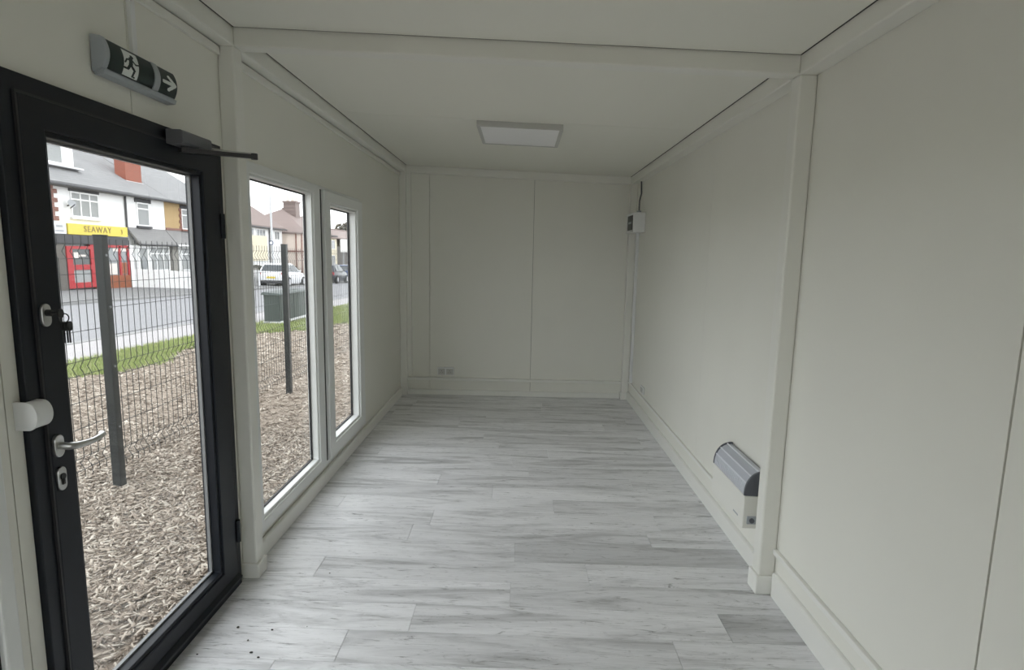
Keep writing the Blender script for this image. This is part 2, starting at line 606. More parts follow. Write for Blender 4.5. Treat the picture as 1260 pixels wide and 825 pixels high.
# front wall behind the camera; its unseen glazed opening is added for daylight
wf = empty('wall_front', (1.1, YF, 0), label='white front wall behind the viewer with an added glazed opening for daylight', kind='structure')
MB().box(WL - .06, 0.06, YF - .06, YF, -0.06, ZT).build('panel', M['wall'], wf)
MB().box(1.06, WR + .06, YF - .06, YF, -0.06, ZT).build('panel', M['wall'], wf)
MB().box(0.06, 1.06, YF - .06, YF, 2.22, ZT).build('panel', M['wall'], wf)

# ------------------------------------------------------------------ frame rails, beam, columns
RB = 0.071


def rail(name, pts8, label, bev=0.006):
    o = MB().hexa(pts8).build(name, M['steel'], bevel=bev)
    return tag(o, label, kind='structure')


def xrail(x0, x1, y0, y1, d0, d1):
    return [(x0, y0, cz(x0) + d0), (x1, y0, cz(x1) + d0), (x1, y1, cz(x1) + d0), (x0, y1, cz(x0) + d0),
            (x0, y0, cz(x0) + d1), (x1, y0, cz(x1) + d1), (x1, y1, cz(x1) + d1), (x0, y1, cz(x0) + d1)]


rl = rail('trim_1', xrail(WL, 0.0, YF, WB, -RB, 0.029), 'white ceiling rail along the window wall')
MB().box(WL, WL + 0.016, 2.66, YB, 2.292, 2.324).build('cover_strip', M['steel'], rl, bevel=0.003)
MB().box(WL, WL + 0.016, -2.4, 2.575, 2.292, 2.324).build('cover_strip', M['steel'], rl, bevel=0.003)
rail('trim_2', xrail(XR, WR, YF, WB, -RB, 0.029), 'white ceiling rail along the heater wall')
rail('trim_3', xrail(0.0, XR, YB, WB, -RB, 0.029), 'white ceiling rail along the end wall')
rail('trim_4', xrail(0.0, XR, YC0, YC1, -RB, 0.029), 'white cross beam under the ceiling between the two columns')
rail('trim_5', xrail(0.0, XR, YF, YF + .07, -RB, 0.029), 'white ceiling rail over the added front opening')


def column(name, x0, x1, y0, y1, label, fx=0.012, fh=0.085, foot=True):
    xs = x0 if x0 > 1 else x1
    top = cz((x0 + x1) / 2) - RB + .002
    o = MB().box(x0, x1, y0, y1, 0.0, top).build(name, M['steel'], bevel=0.008)
    tag(o, label, kind='structure')
    if foot:
        f = MB().box(x0 - (fx if x0 > 1 else 0), x1 + (fx if x0 < 1 else 0), y0 - fx, y1 + fx * .6, 0.0, fh)
        f.build('foot', M['skirting'], o, bevel=0.005)
    return o


column('trim_6', WL, 0.0, YC0, YC1, 'white square column between dark door and windows', fh=0.072)
column('trim_7', XR, WR, YC0, YC1, 'white square column beside the wall heater', fh=0.09)
o = column('trim_8', WL, 0.0, YB - 0.02, WB, 'white corner post between windows and end wall', foot=False)
MB().box(-0.002, 0.045, YB + 0.03, WB, 0.2, 2.33).build('cover_strip', M['steel'], o, bevel=0.004)
column('trim_9', XR, WR, YB, WB, 'white corner post below the switch box', fh=0.075)

# ------------------------------------------------------------------ skirtings
bl = MB().box(WL, -0.045, 2.67, YB - .03, 0.0, 0.092).build('baseboard_left', M['skirting'], bevel=0.01)
tag(bl, 'white rounded skirting below the white windows', kind='structure')
br = MB().prism([(WR, 0), (2.348, 0), (2.346, .088), (2.352, .094), (WR, .097)], 1, 2.672, YB - .012).build('baseboard_right', M['skirting'], bevel=0.002)
tag(br, 'white two step skirting on the heater wall', kind='structure')
for y0, y1, z in ((2.665, 2.72, 0.196), (3.205, YB - .005, 0.212)):
    MB().box(2.349, WR, y0, y1, z - 0.02, z).build('ledge', M['skirting'], br, bevel=0.003)
MB().prism([(WR, 0), (2.346, 0), (2.346, .108), (2.352, .114), (WR, .117)], 1, YF, 2.562).build('board', M['skirting'], br, bevel=0.002)
MB().box(2.346, WR, YF, 2.574, 0.196, 0.220).build('ledge', M['skirting'], br, bevel=0.003)
bb = MB().box(0.0, XR - .012, 6.358, WB, 0.0, 0.055).build('baseboard_back', M['skirting'], bevel=0.004)
tag(bb, 'white skirting with a raised lip along the end wall', kind='structure')
MB().box(0.0, XR - .002, 6.336, WB, 0.164, 0.19).build('ledge', M['skirting'], bb, bevel=0.004)

# ------------------------------------------------------------------ windows
win1 = empty('window_1', (WL, 3.27, WZ0), label='tall fixed white framed window beside the column', kind='structure')
MB().ring(-.125, -.052, (W0, 3.772, WZ0, WZ1), (2.798, 3.655, .182, 1.856)).build('frame', M['upvc'], win1, bevel=0.006)
MB().ring(-.108, -.062, (2.796, 3.657, .180, 1.858), (2.812, 3.641, .200, 1.842)).build('glazing_bead', M['upvc'], win1, bevel=0.004)
MB().ring(-.112, -.100, (2.81, 3.643, .198, 1.844), (2.818, 3.632, .206, 1.836)).build('gasket', M['gasket'], win1)
MB().box(-.110, -.104, 2.81, 3.643, .198, 1.844).build('glass_pane', M['glass'], win1)

win2 = empty('window_2', (WL, 4.22, WZ0), label='narrow opening white framed window nearer the end wall', kind='structure')
MB().ring(-.125, -.055, (3.772, W1, WZ0, WZ1), (3.82, 4.66, .17, 1.86)).build('frame', M['upvc'], win2, bevel=0.004)
sash = MB().ring(-.115, -.028, (3.784, 4.678, .148, 1.886), (3.90, 4.552, .236, 1.812)).build('sash', M['upvc'], win2, bevel=0.006)
MB().ring(-.100, -.042, (3.898, 4.554, .234, 1.814), (3.915, 4.537, .252, 1.797)).build('glazing_bead', M['upvc'], sash, bevel=0.004)
MB().ring(-.105, -.092, (3.913, 4.539, .250, 1.799), (3.922, 4.526, .259, 1.790)).build('gasket', M['gasket'], sash)
MB().box(-.102, -.096, 3.913, 4.539, .250, 1.799).build('glass_pane', M['glass'], sash)
MB().box(-.060, -.050, 3.768, 3.782, .15, 1.886).build('seal', M['gasket'], win2)

win3 = empty('window_3', (WL, 1.0, WZ0), label='sidelight left of the dark door mostly outside the picture', kind='structure')
MB().ring(-.125, -.058, (V0, V1, WZ0, WZ1), (V0 + .05, 1.324, .182, 1.856)).build('frame', M['upvc'], win3, bevel=0.006)
MB().ring(-.115, -.075, (V0 + .05, 1.326, .18, 1.858), (V0 + .085, 1.292, .21, 1.82)).build('gasket', M['gasket'], win3)
MB().box(-.110, -.104, V0 + .06, 1.31, .19, 1.84).build('glass_pane', M['glass'], win3)

win_added = empty('added_window', (1.1, YF, 0), label='unseen glazed opening added behind the viewer for daylight', kind='structure')  # opening added out of view to bring sky light into the room
MB().box(0.06, 1.06, YF - .06, YF - .01, 0, .06).build('frame', M['upvc'], win_added)
MB().box(0.06, 1.06, YF - .04, YF - .034, .06, 2.22).build('glass_pane', M['glass'], win_added)

# ------------------------------------------------------------------ door
door = empty('door_1', (WL, D0, 0), label='dark grey aluminium door with a full height glass pane', kind='structure')
MB().ring(-.13, -.052, (D0 + .002, D1 - .004, 0.0, DH - .003), (1.510, 2.482, .052, 1.868)).build('frame', M['anthracite'], door, bevel=0.003)
leaf = MB().ring(-.118, -.044, (1.503, 2.489, .044, 1.876), (1.585, 2.366, .134, 1.800)).build('leaf', M['anthracite'], door, bevel=0.004)
MB().ring(-.100, -.052, (1.583, 2.368, .132, 1.802), (1.598, 2.352, .150, 1.785)).build('glazing_bead', M['anthracite'], leaf, bevel=0.003)
MB().ring(-.098, -.086, (1.596, 2.354, .148, 1.787), (1.603, 2.344, .157, 1.780)).build('glazing_spacer', M['spacer'], leaf)
MB().box(-.095, -.089, 1.596, 2.354, .148, 1.787).build('glass_pane', M['glass'], leaf)
MB().prism([(-.044, .05), (-.030, .046), (-.026, .062), (-.044, .075)], 1, 1.50, 2.49).build('weather_bar', M['anthracite'], leaf, bevel=0.002)
MB().ring(-.060, -.0445, (1.498, 2.494, .040, 1.881), (1.504, 2.488, .045, 1.875)).build('seal', M['gasket'], door)
for z0, z1 in ((.22, .32), (1.55, 1.65)):
    MB().cyl((-.040, 2.494, z0), (-.040, 2.494, z1), .011, n=10).build('hinge', M['anthracite'], door, smooth=True)


def pill(mb, x0, x1, yc, zc, w, h, n=8):
    pr = []
    for k in range(n + 1):
        t = math.pi * k / n
        pr.append((yc + w * math.cos(t), zc + (h - w) + w * math.sin(t)))
    for k in range(n + 1):
        t = math.pi + math.pi * k / n
        pr.append((yc + w * math.cos(t), zc - (h - w) + w * math.sin(t)))
    return mb.prism(pr, 0, x0, x1)


pill(MB(), -.045, -.036, 1.524, 1.326, .0155, .030).build('lock_plate', M['alu'], leaf, bevel=.002, label='upper oval lock plate')
MB().cyl((-.037, 1.524, 1.332), (-.024, 1.524, 1.332), .009, n=14).build('lock_barrel', M['black_plastic'], leaf, smooth=True)
pill(MB(), -.045, -.036, 1.526, .882, .0155, .033).build('lock_plate', M['alu'], leaf, bevel=.002, label='lower oval lock plate')
mb = MB().cyl((-.037, 1.526, .888), (-.033, 1.526, .888), .009, n=14)
mb.box(-.037, -.033, 1.5215, 1.5305, .866, .884)
mb.build('keyhole', M['gasket'], leaf)
handle = pill(MB(), -.045, -.034, 1.524, .974, .0165, .031).build('door_handle', M['alu'], leaf, bevel=.002, label='brushed metal lever handle on an oval rose')
MB().tube([(-.036, 1.524, .974), (-.010, 1.524, .974), (.006, 1.533, .974), (.012, 1.552, .9735), (.014, 1.580, .9725), (.012, 1.610, .9735), (.006, 1.634, .976), (-.004, 1.640, .9765)],
          .008, 12, rs=[.010, .010, .0095, .0088, .008, .008, .0085, .007]).build('lever', M['alu'], handle, smooth=True)

keys = empty('key_bunch', (-.024, 1.524, 1.332), label='bunch of dark keys hanging from the upper door lock', cat='keys')
MB().tube([(-.030, 1.524, 1.332), (-.004, 1.526, 1.332)], .0028, 6).build('key_blade', M['closer_arm'], keys)
mb = MB()
pill(mb, -.004, .0005, 1.526, 1.331, .010, .012)
mb.build('key_head', M['black_plastic'], keys, bevel=.001)
ring = [(-.001 + .012 * 0.3 * math.sin(t), 1.536 + .012 * math.sin(t), 1.318 + .012 * math.cos(t)) for t in (2 * math.pi * k / 14 for k in range(15))]
MB().tube(ring, .0016, 5).build('key_ring', M['closer_arm'], keys, smooth=True)
for dy, dx, tilt in ((.000, .0, .12), (.006, .004, -.18), (-.004, -.004, .02)):
    mb = MB()
    pill(mb, -.002 + dx, .001 + dx, 1.541 + dy, 1.296, .009, .013)
    mb.box(-.0016 + dx, .0006 + dx, 1.539 + dy + tilt * .01, 1.543 + dy + tilt * .01, 1.252, 1.285)
    mb.build('key', M['closer_arm'], keys)

sensor = empty('door_sensor', (WL, 1.44, 1.045), label='white rounded plastic box on the wall at the dark door edge', cat='sensor')


def dshape(xb, xm, zc, r, rx):
    return [(xb, zc - r), (xm, zc - r)] + [(xm + rx * math.cos(t), zc + r * math.sin(t)) for t in (-math.pi / 2 + math.pi * k / 12 for k in range(13))] + [(xm, zc + r), (xb, zc + r)]


MB().prism(dshape(-.0515, -.034, 1.079, .034, .024), 1, 1.434, 1.484).build('housing', M['white_plastic'], sensor, bevel=.0025, smooth=True)
MB().prism(dshape(WL, -.036, 1.079, .0365, .027), 1, 1.428, 1.436).build('end_cap', M['white_plastic'], sensor, bevel=.002, smooth=True)

# ------------------------------------------------------------------ door closer
closer = empty('door_closer', (-.044, 2.24, 1.86), label='grey overhead door closer with a metal arm above the door glass', cat='door closer')
MB().prism([(-.044, 1.864), (.010, 1.866), (.016, 1.872), (.016, 1.906), (.010, 1.912), (-.044, 1.914)], 1, 2.128, 2.33).build('body', M['closer_grey'], closer, bevel=.0025)
MB().cyl((-.012, 2.19, 1.866), (-.012, 2.19, 1.846), .014, n=14).build('spindle', M['closer_arm'], closer, smooth=True)


def bar(mb, a, b, w, t):
    a, b = Vector(a), Vector(b)
    d = (b - a).normalized()
    s = Vector((-d.y, d.x, 0)).normalized() * w
    u = Vector((0, 0, t))
    p = [a - s - u, b - s - u, b + s - u, a + s - u, a - s + u, b - s + u, b + s + u, a + s + u]
    return mb.hexa(p)


mb = bar(MB(), (-.018, 2.165, 1.849), (.128, 2.432, 1.869), .012, .008)
mb.build('arm', M['closer_arm'], closer, bevel=.002)
MB().cyl((.130, 2.436, 1.858), (.130, 2.436, 1.882), .013, n=14).build('elbow_joint', M['closer_arm'], closer, bevel=.002, smooth=True)
MB().tube([(.130, 2.436, 1.878), (.030, 2.425, 1.885), (-.045, 2.415, 1.895)], .006, 8).build('forearm', M['alu'], closer, smooth=True)
MB().box(-.055, -.030, 2.39, 2.44, 1.882, 1.908).build('shoe', M['closer_arm'], closer, bevel=.002)

# ------------------------------------------------------------------ exit sign
sign = empty('exit_sign', (WL, 1.99, 2.01), label='green and white running man exit sign with arrow over the door', cat='sign')
SY0, SY1, SZ0, SZ1 = 1.816, 2.190, 2.012, 2.112


def barrel(t, off=0.0):
    """front curve of the sign: t 0 bottom .. 1 top."""
    z = 2.022 + t * (2.110 - 2.022)
    return (-.040 + .014 * (1 - (2 * t - 1) ** 2) + off, z)


MB().box(WL, -.046, SY0, SY1, SZ0, 2.112).build('back_box', M['grey_plastic'], sign, bevel=.004)
front = [(-.05, 2.018)] + [barrel(k / 12) for k in range(13)] + [(-.05, 2.112)]
MB().prism(front, 1, 1.820, SY1).build('body', M['grey_plastic'], sign, bevel=.001, smooth=True)
MB().prism([(-.066, 2.004), (-.036, 2.006), (-.031, 2.020), (-.066, 2.022)], 1, 1.819, SY1 + .001).build('light_strip', M['grey_plastic'], sign, bevel=.002)


def film(name, mat, y0, y1, t0, t1, inside, ny, nt, off):
    mb = MB()
    for i in range(ny):
        for k in range(nt):
            u, w = (i + .5) / ny, (k + .5) / nt
            if not inside(u, w):
                continue
            ya, yb = y0 + (y1 - y0) * i / ny, y0 + (y1 - y0) * (i + 1) / ny
            ta, tb = t0 + (t1 - t0) * k / nt, t0 + (t1 - t0) * (k + 1) / nt
            (xa, za), (xb, zb) = barrel(ta, off), barrel(tb, off)
            mb.add([(xa, ya, za), (xa, yb, za), (xb, yb, zb), (xb, ya, zb)], [(0, 1, 2, 3)])
    return mb.build(name, mat, sign)


def in_poly(poly, x, y):
    c = False
    j = len(poly) - 1
    for i in range(len(poly)):
        xi, yi = poly[i]
        xj, yj = poly[j]
        if (yi > y) != (yj > y) and x < (xj - xi) * (y - yi) / (yj - yi) + xi:
            c = not c
        j = i
    return c


def seg_d(px, py, a, b):
    vx, vy = b[0] - a[0], b[1] - a[1]
    t = max(0, min(1, ((px - a[0]) * vx + (py - a[1]) * vy) / (vx * vx + vy * vy)))
    return math.hypot(px - a[0] - t * vx, py - a[1] - t * vy)


def man(u, w):
    # runner heading to the right, drawn in a box one wide and two high
    y = w * 1.7
    if math.hypot(u - .60, y - 1.40) < .12:
        return True
    segs = [((.50, 1.22), (.46, .80), .13), ((.52, 1.20), (.22, 1.10), .055), ((.22, 1.10), (.10, .86), .05),
            ((.55, 1.20), (.80, .96), .055), ((.80, .96), (.98, 1.02), .05),
            ((.48, .80), (.72, .52), .085), ((.72, .52), (.66, .12), .065), ((.66, .12), (.80, .10), .05),
            ((.42, .80), (.30, .50), .085), ((.30, .50), (.00, .48), .065)]
    return any(seg_d(u, y, a, b) < r for a, b, r in segs)


film('exit_panel', M['sign_green'], 1.836, 2.055, .03, .97, lambda u, w: True, 10, 12, .0006)
film('doorway_print', M['sign_white'], 1.897, 1.972, .06, .90, lambda u, w: u > .04 and not man(u * 1.02 - .02, w), 44, 76, .0012)
film('arrow_panel', M['sign_green'], 2.088, 2.188, .03, .97, lambda u, w: True, 6, 12, .0006)


def arrow(u, w):
    return seg_d(u, w, (.08, .5), (.85, .5)) < .095 or seg_d(u, w, (.48, .86), (.90, .5)) < .10 or seg_d(u, w, (.48, .14), (.90, .5)) < .10


film('arrow_print', M['sign_white'], 2.100, 2.182, .16, .80, arrow, 40, 40, .0012)
MB().prism([(-.055, 2.018)] + [barrel(k / 12, .003) for k in range(13)] + [(-.055, 2.112)], 1, 2.057, 2.086).build('divider', M['grey_plastic'], sign, smooth=True)
MB().prism([(-.066, 2.010)] + [barrel(k / 12, .004) for k in range(13)] + [(-.066, 2.114)], 1, 1.813, 1.834).build('end_cap', M['grey_plastic'], sign, bevel=.002, smooth=True)

trunk = MB().box(WL, -.056, 2.000, 2.024, 2.112, 2.330).build('cable_trunking', M['white_plastic'], bevel=.002)
tag(trunk, 'white cable trunking running up from the exit sign to the ceiling', cat='trunking')

# ------------------------------------------------------------------ ceiling light
lamp = empty('ceiling_light', (1.16, 4.28, cz(1.16)), label='unlit square white panel light on the ceiling', cat='light')
LX0, LX1, LY0, LY1 = .888, 1.448, 4.06, 4.71


def sl(x0, x1, y0, y1, d0, d1):
    m_ = MB()
    m_.hexa(xrail(x0, x1, y0, y1, d0, d1))
    return m_


mb = MB()
for a in ((LX0, LX1, LY0, LY0 + .022), (LX0, LX1, LY1 - .022, LY1), (LX0, LX0 + .022, LY0 + .022, LY1 - .022), (LX1 - .022, LX1, LY0 + .022, LY1 - .022)):
    mb.hexa(xrail(*a, -.034, 0.0))
mb.build('frame', M['lamp_frame'], lamp, bevel=.002)
sl(LX0 + .021, LX1 - .021, LY0 + .021, LY1 - .021, -.031, -.018).build('diffuser', M['diffuser'], lamp)

# ------------------------------------------------------------------ switch box in the far corner
sb = empty('switch_box', (2.30, 6.05, 1.74), label='small white electrical box with dark cover in the far corner', cat='electrical box')
MB().box(2.252, WR, 5.86, 6.26, 1.742, 1.928).build('housing', M['white_plastic'], sb, bevel=.006)
MB().box(2.2485, 2.2535, 5.90, 6.16, 1.765, 1.905).build('breaker_cover', M['black_plastic'], sb, bevel=.002)
MB().box(2.246, 2.2495, 5.95, 6.10, 1.825, 1.845).build('breaker_switches', M['grey_plastic'], sb, bevel=.0015)
MB().cyl((2.335, 6.05, 1.928), (2.335, 6.05, 1.955), .022, n=12).build('cable_gland', M['grey_plastic'], sb, smooth=True)
cb = MB().tube([(2.335, 6.05, 1.955), (2.336, 6.055, 2.05), (2.350, 6.05, 2.12), (2.345, 6.05, 2.235)], .007, 8).build('power_cable', M['closer_grey'], smooth=True)
tag(cb, 'thin dark cable rising from the white electrical box to the ceiling rail', cat='cable')
tr2 = MB().box(2.338, WR, 6.13, 6.17, 0.222, 1.742).build('cable_trunking', M['white_plastic'], bevel=.003)
tag(tr2, 'white cable trunking dropping from the electrical box to the skirting', cat='trunking')

# ------------------------------------------------------------------ sockets
so = empty('wall_socket', (.41, WB, .215), label='double wall socket low on the end wall above the skirting', cat='socket')
MB().box(.322, .496, 6.352, WB, .218, .302).build('plate', M['white_plastic'], so, bevel=.004)
for x in (.366, .452):
    f = MB().box(x - .036, x + .036, 6.349, 6.3525, .224, .288).build('outlet', M['lamp_frame'], so, bevel=.0015)
    mb = MB()
    for dx, dz, w, h in ((0, .014, .004, .009), (-.011, -.004, .006, .004), (.011, -.004, .006, .004)):
        mb.box(x + dx - w / 2, x + dx + w / 2, 6.3475, 6.3493, .252 + dz - h / 2, .252 + dz + h / 2)
    mb.build('pin_holes', M['gasket'], f)
so2 = empty('wall_socket', (WR, 5.6, .30), label='small flush socket on the heater wall near the far corner', cat='socket')
MB().box(2.352, WR, 5.52, 5.66, .236, .306).build('plate', M['white_plastic'], so2, bevel=.003)
MB().box(2.350, 2.3525, 5.54, 5.64, .250, .293).build('outlet', M['lamp_frame'], so2)

# ------------------------------------------------------------------ wall heater
ht = empty('wall_heater', (WR, 2.95, .24), label='white convector heater with a silver curved grille on the right wall', cat='heater')
HY0, HY1 = 2.735, 3.20
HX = 2.265
MB().box(HX, WR - .012, HY0, HY1, .238, .398).build('body', M['steel'], ht, bevel=.004)
MB().box(WR - .013, WR, HY0 + .03, HY1 - .03, .25, .50).build('wall_bracket', M['galv'], ht)


def hc(t, r=1.0):
    """grille curve from front edge (t = 0) over to the wall (t = 1)."""
    a = math.pi / 2 * t
    return (WR - .006 - (WR - .006 - HX) * r * math.cos(a) ** .9 if t < 1 else WR - .006, .400 + .118 * r * math.sin(a) ** .9 if t > 0 else .400)


inner = [(WR - .006, .400)] + [hc(k / 14, .90) for k in range(15)]
MB().prism(inner, 1, HY0 + .012, HY1 - .012).build('core', M['grille_dark'], ht, smooth=True)
for y0, y1 in ((HY0, HY0 + .014), (HY1 - .014, HY1)):
    MB().prism([(WR - .006, .398)] + [hc(k / 14, 1.02) for k in range(15)], 1, y0, y1).build('end_cap', M['grille_dark'], ht, bevel=.0015, smooth=True)


def strip(t0, t1, r0, r1, y0, y1, name, mat, n=5, stuff=None):
    pr = [hc(t0 + (t1 - t0) * k / n, r1) for k in range(n + 1)] + [hc(t1 - (t1 - t0) * k / n, r0) for k in range(n + 1)]
    return MB().prism(pr, 1, y0, y1).build(name, mat, ht, smooth=True)


for t0, t1 in ((.27, .31), (.52, .56), (.80, .84)):
    strip(t0, t1, .88, 1.015, HY0 + .014, HY1 - .014, 'ridge', M['grille_light'])
for t0, t1 in ((.31, .52), (.56, .80)):
    strip(t0, t1, .88, .975, HY0 + .014, HY1 - .014, 'cover', M['grille_silver'])
strip(.84, .97, .88, .96, HY0 + .014, HY1 - .014, 'cover', M['grille_silver'])
slat = None
nsl = 24
for k in range(nsl):
    y = HY0 + .02 + (HY1 - HY0 - .04) * k / (nsl - 1)
    if slat is None:
        pr = [hc(.0 + .28 * q / 4, 1.0) for q in range(5)] + [hc(.28 - .28 * q / 4, .88) for q in range(5)]
        slat = MB().prism(pr, 1, y - .004, y + .004).build('slat', M['grille_light'], ht)
        ys = y
    else:
        c = slat.copy()
        COL.objects.link(c)
        c.location = slat.location + Vector((0, y - ys, 0))
MB().box(2.283, 2.325, HY0 - .006, HY0 + .002, .262, .300).build('control_panel', M['grey_plastic'], ht, bevel=.0015)
MB().cyl((2.304, HY0 - .012, .281), (2.304, HY0 - .004, .281), .012, n=12).build('thermostat_knob', M['grille_dark'], ht, smooth=True)
mb = MB()
for k in range(6):
    mb.box(HX - .0008, HX + .001, 2.80 + k * .011, 2.808 + k * .011, .272, .280)
mb.build('badge_print', M['grey_plastic'], ht)

# ------------------------------------------------------------------ crumbs on the floor
for (x, y, r, lab) in ((.085, 2.20, .006, 'largest dark crumb, closest to the column foot side of the door'), (.227, 2.192, .0045, 'dark crumb level with the largest one, to its right'),
                       (.161, 2.121, .0045, 'small dark crumb in the middle of the scatter by the door'), (.205, 2.051, .005, 'dark crumb at the front of the scatter, left of a close pair'),
                       (.244, 2.025, .005, 'dark crumb at the front of the scatter, right of a close pair'), (.01, 2.03, .004, 'dark crumb lying nearest the dark door frame'),
                       (.358, 2.221, .003, 'faint tiny crumb farthest right in front of the column'), (.32, 2.635, .003, 'faint tiny crumb right of the left column foot')):
    mb = MB().ball((x, y, r * .5), r, random.uniform(.7, 1.4), random.uniform(.7, 1.2), .5, 6, 4)
    mb.v = [(a + random.uniform(-1, 1) * r * .15, b + random.uniform(-1, 1) * r * .15, max(c, 0.0)) for a, b, c in mb.v]
    tag(mb.build('crumb', M['crumb'], origin=(x, y, 0)), lab, cat='crumb', group='dark crumbs on the floor by the door')


# ================================================================== OUTDOORS
def gslab(name, mat, x0, x1, y0, y1, label, lift=0.0, th=.12, wob=None):
    n = 24
    ys = np.linspace(y0, y1, n)
    mb = MB()
    for i in range(n - 1):
        a, b = ys[i], ys[i + 1]
        xa0 = x0 if wob is None else wob(a)
        xb0 = x0 if wob is None else wob(b)
        p = [(xa0, a), (x1, a), (x1, b), (xb0, b)]
        mb.hexa([(x, y, gz(x, y) + lift - th) for x, y in p] + [(x, y, gz(x, y) + lift) for x, y in p])
    return tag(mb.build(name, mat), label, kind='structure')


# bumpy chip bed
nx, ny = 60, 190
gx, gy = np.meshgrid(np.linspace(-5.0, -0.14, nx), np.linspace(-4, 34, ny), indexing='ij')


def bumps(x, y):
    return .012 * np.sin(3.1 * x + 1.3 * y) * np.sin(2.3 * y - 1.1 * x) + .008 * np.sin(7.7 * x + 2) * np.sin(6.1 * y + 1)


gz_ = -0.07 - .02 * gy - .02 * gx + bumps(gx, gy) - .012
v = np.stack([gx, gy, gz_], -1).reshape(-1, 3)
ii, jj = np.meshgrid(np.arange(nx - 1), np.arange(ny - 1), indexing='ij')
q = (ii * ny + jj).ravel()
f = np.stack([q, q + ny, q + ny + 1, q + 1], -1)
bed = raw_mesh('soil_bed', v, f, M['soil'])
for p in bed.data.polygons:
    p.use_smooth = True
tag(bed, 'bed of brown wood chippings between cabin and grass', kind='structure')


def chips(n, xlo, xhi, ylo, yhi, lmin, lmax, power=1.0):
    y = ylo + (yhi - ylo) * rng.random(n) ** power
    x = xlo + (xhi - xlo) * rng.random(n)
    L = (lmin + (lmax - lmin) * rng.random(n) ** 2)
    W = L * (.12 + .22 * rng.random(n))
    T = W * (.25 + .3 * rng.random(n))
    yaw = rng.random(n) * 2 * np.pi
    tl = rng.normal(0, .28, n)
    rl_ = rng.normal(0, .35, n)
    cs = np.array([[-1, -.6, -1], [1, -1, -1], [.8, 1, -1], [-.9, .8, -1], [-1, -.5, 1], [.9, -.8, 1], [.7, .9, 1], [-.8, .7, 1]]) * .5
    loc = cs[None] * np.stack([L, W, T], -1)[:, None]
    # curl: middle of the chip lifts a little through the tilt
    X, Y, Z = loc[..., 0], loc[..., 1], loc[..., 2]
    Y, Z = Y * np.cos(rl_)[:, None] - Z * np.sin(rl_)[:, None], Y * np.sin(rl_)[:, None] + Z * np.cos(rl_)[:, None]
    X, Z = X * np.cos(tl)[:, None] - Z * np.sin(tl)[:, None], X * np.sin(tl)[:, None] + Z * np.cos(tl)[:, None]
    X, Y = X * np.cos(yaw)[:, None] - Y * np.sin(yaw)[:, None], X * np.sin(yaw)[:, None] + Y * np.cos(yaw)[:, None]
    zz = -0.07 - .02 * y - .02 * x + bumps(x, y) - .006 + .010 * rng.random(n)
    v = np.stack([X + x[:, None], Y + y[:, None], Z + zz[:, None]], -1).reshape(-1, 3)
    fs = np.array([(0, 3, 2, 1), (4, 5, 6, 7), (0, 1, 5, 4), (1, 2, 6, 5), (2, 3, 7, 6), (3, 0, 4, 7)])
    f = (fs[None] + (np.arange(n) * 8)[:, None, None]).reshape(-1, 4)
    return v, f


parts = [chips(60000, -2.6, -.2, .6, 5.5, .008, .062), chips(40000, -4.6, -.2, 2.5, 10, .014, .07), chips(16000, -4.6, -.2, 9, 22, .03, .11)]
vs, fs, o0 = [], [], 0
for v, f in parts:
    vs.append(v)
    fs.append(f + o0)
    o0 += len(v)
ch = raw_mesh('wood_chips', np.concatenate(vs), np.concatenate(fs), M['chips'], kind='stuff')
tag(ch, 'loose pale brown wood chippings covering the ground outside the cabin', cat='wood chips', kind='stuff')


def turf_edge(y):
    return -4.66 + .20 * math.sin(y * .9) + .18 * math.sin(y * 2.3 + 1) + min(1.5, max(0, (y - 11) * .22))


n = 30
ys = np.linspace(2, 34, 120)
mb = MB()
for a, b in zip(ys[:-1], ys[1:]):
    p = [(-5.25, a), (turf_edge(a), a), (turf_edge(b), b), (-5.25, b)]
    mb.hexa([(x, y, gz(x, y) - .08) for x, y in p] + [(x, y, gz(x, y) + .012) for x, y in p])
tag(mb.build('turf_strip', M['turf']), 'strip of turf between the wood chips and the footpath', kind='structure')


def blades(n):
    y = 3 + 27 * rng.random(n) ** 1.2
    te = np.array([turf_edge(t) for t in y])
    x = -5.27 + (te + .12 + 5.27) * (1 - rng.random(n) ** 1.4 * 1.0) + rng.normal(0, .07, n)
    h = .03 + .06 * rng.random(n)
    w = .004 + .006 * rng.random(n) + y * .0006
    yaw = rng.random(n) * 2 * np.pi
    lean = rng.normal(0, .03, (n, 2))
    z = -0.07 - .02 * y - .02 * x
    dx, dy = np.cos(yaw) * w, np.sin(yaw) * w
    nx_, ny_ = -np.sin(yaw) * w * .5, np.cos(yaw) * w * .5
    b0 = np.stack([x - dx, y - dy, z - .01], -1)
    b1 = np.stack([x + dx, y + dy, z - .01], -1)
    b2 = np.stack([x + nx_, y + ny_, z - .01], -1)
    t = np.stack([x + lean[:, 0], y + lean[:, 1], z + h], -1)
    v = np.stack([b0, b1, b2, t], 1).reshape(-1, 3)
    fs = np.array([(0, 1, 3), (1, 2, 3), (2, 0, 3)])
    f = (fs[None] + (np.arange(n) * 4)[:, None, None]).reshape(-1, 3)
    return v, f


v, f = blades(60000)
gr = raw_mesh('grass', v, f, M['grass'])
tag(gr, 'green and yellowing grass growing along the footpath edge', cat='grass', kind='stuff')

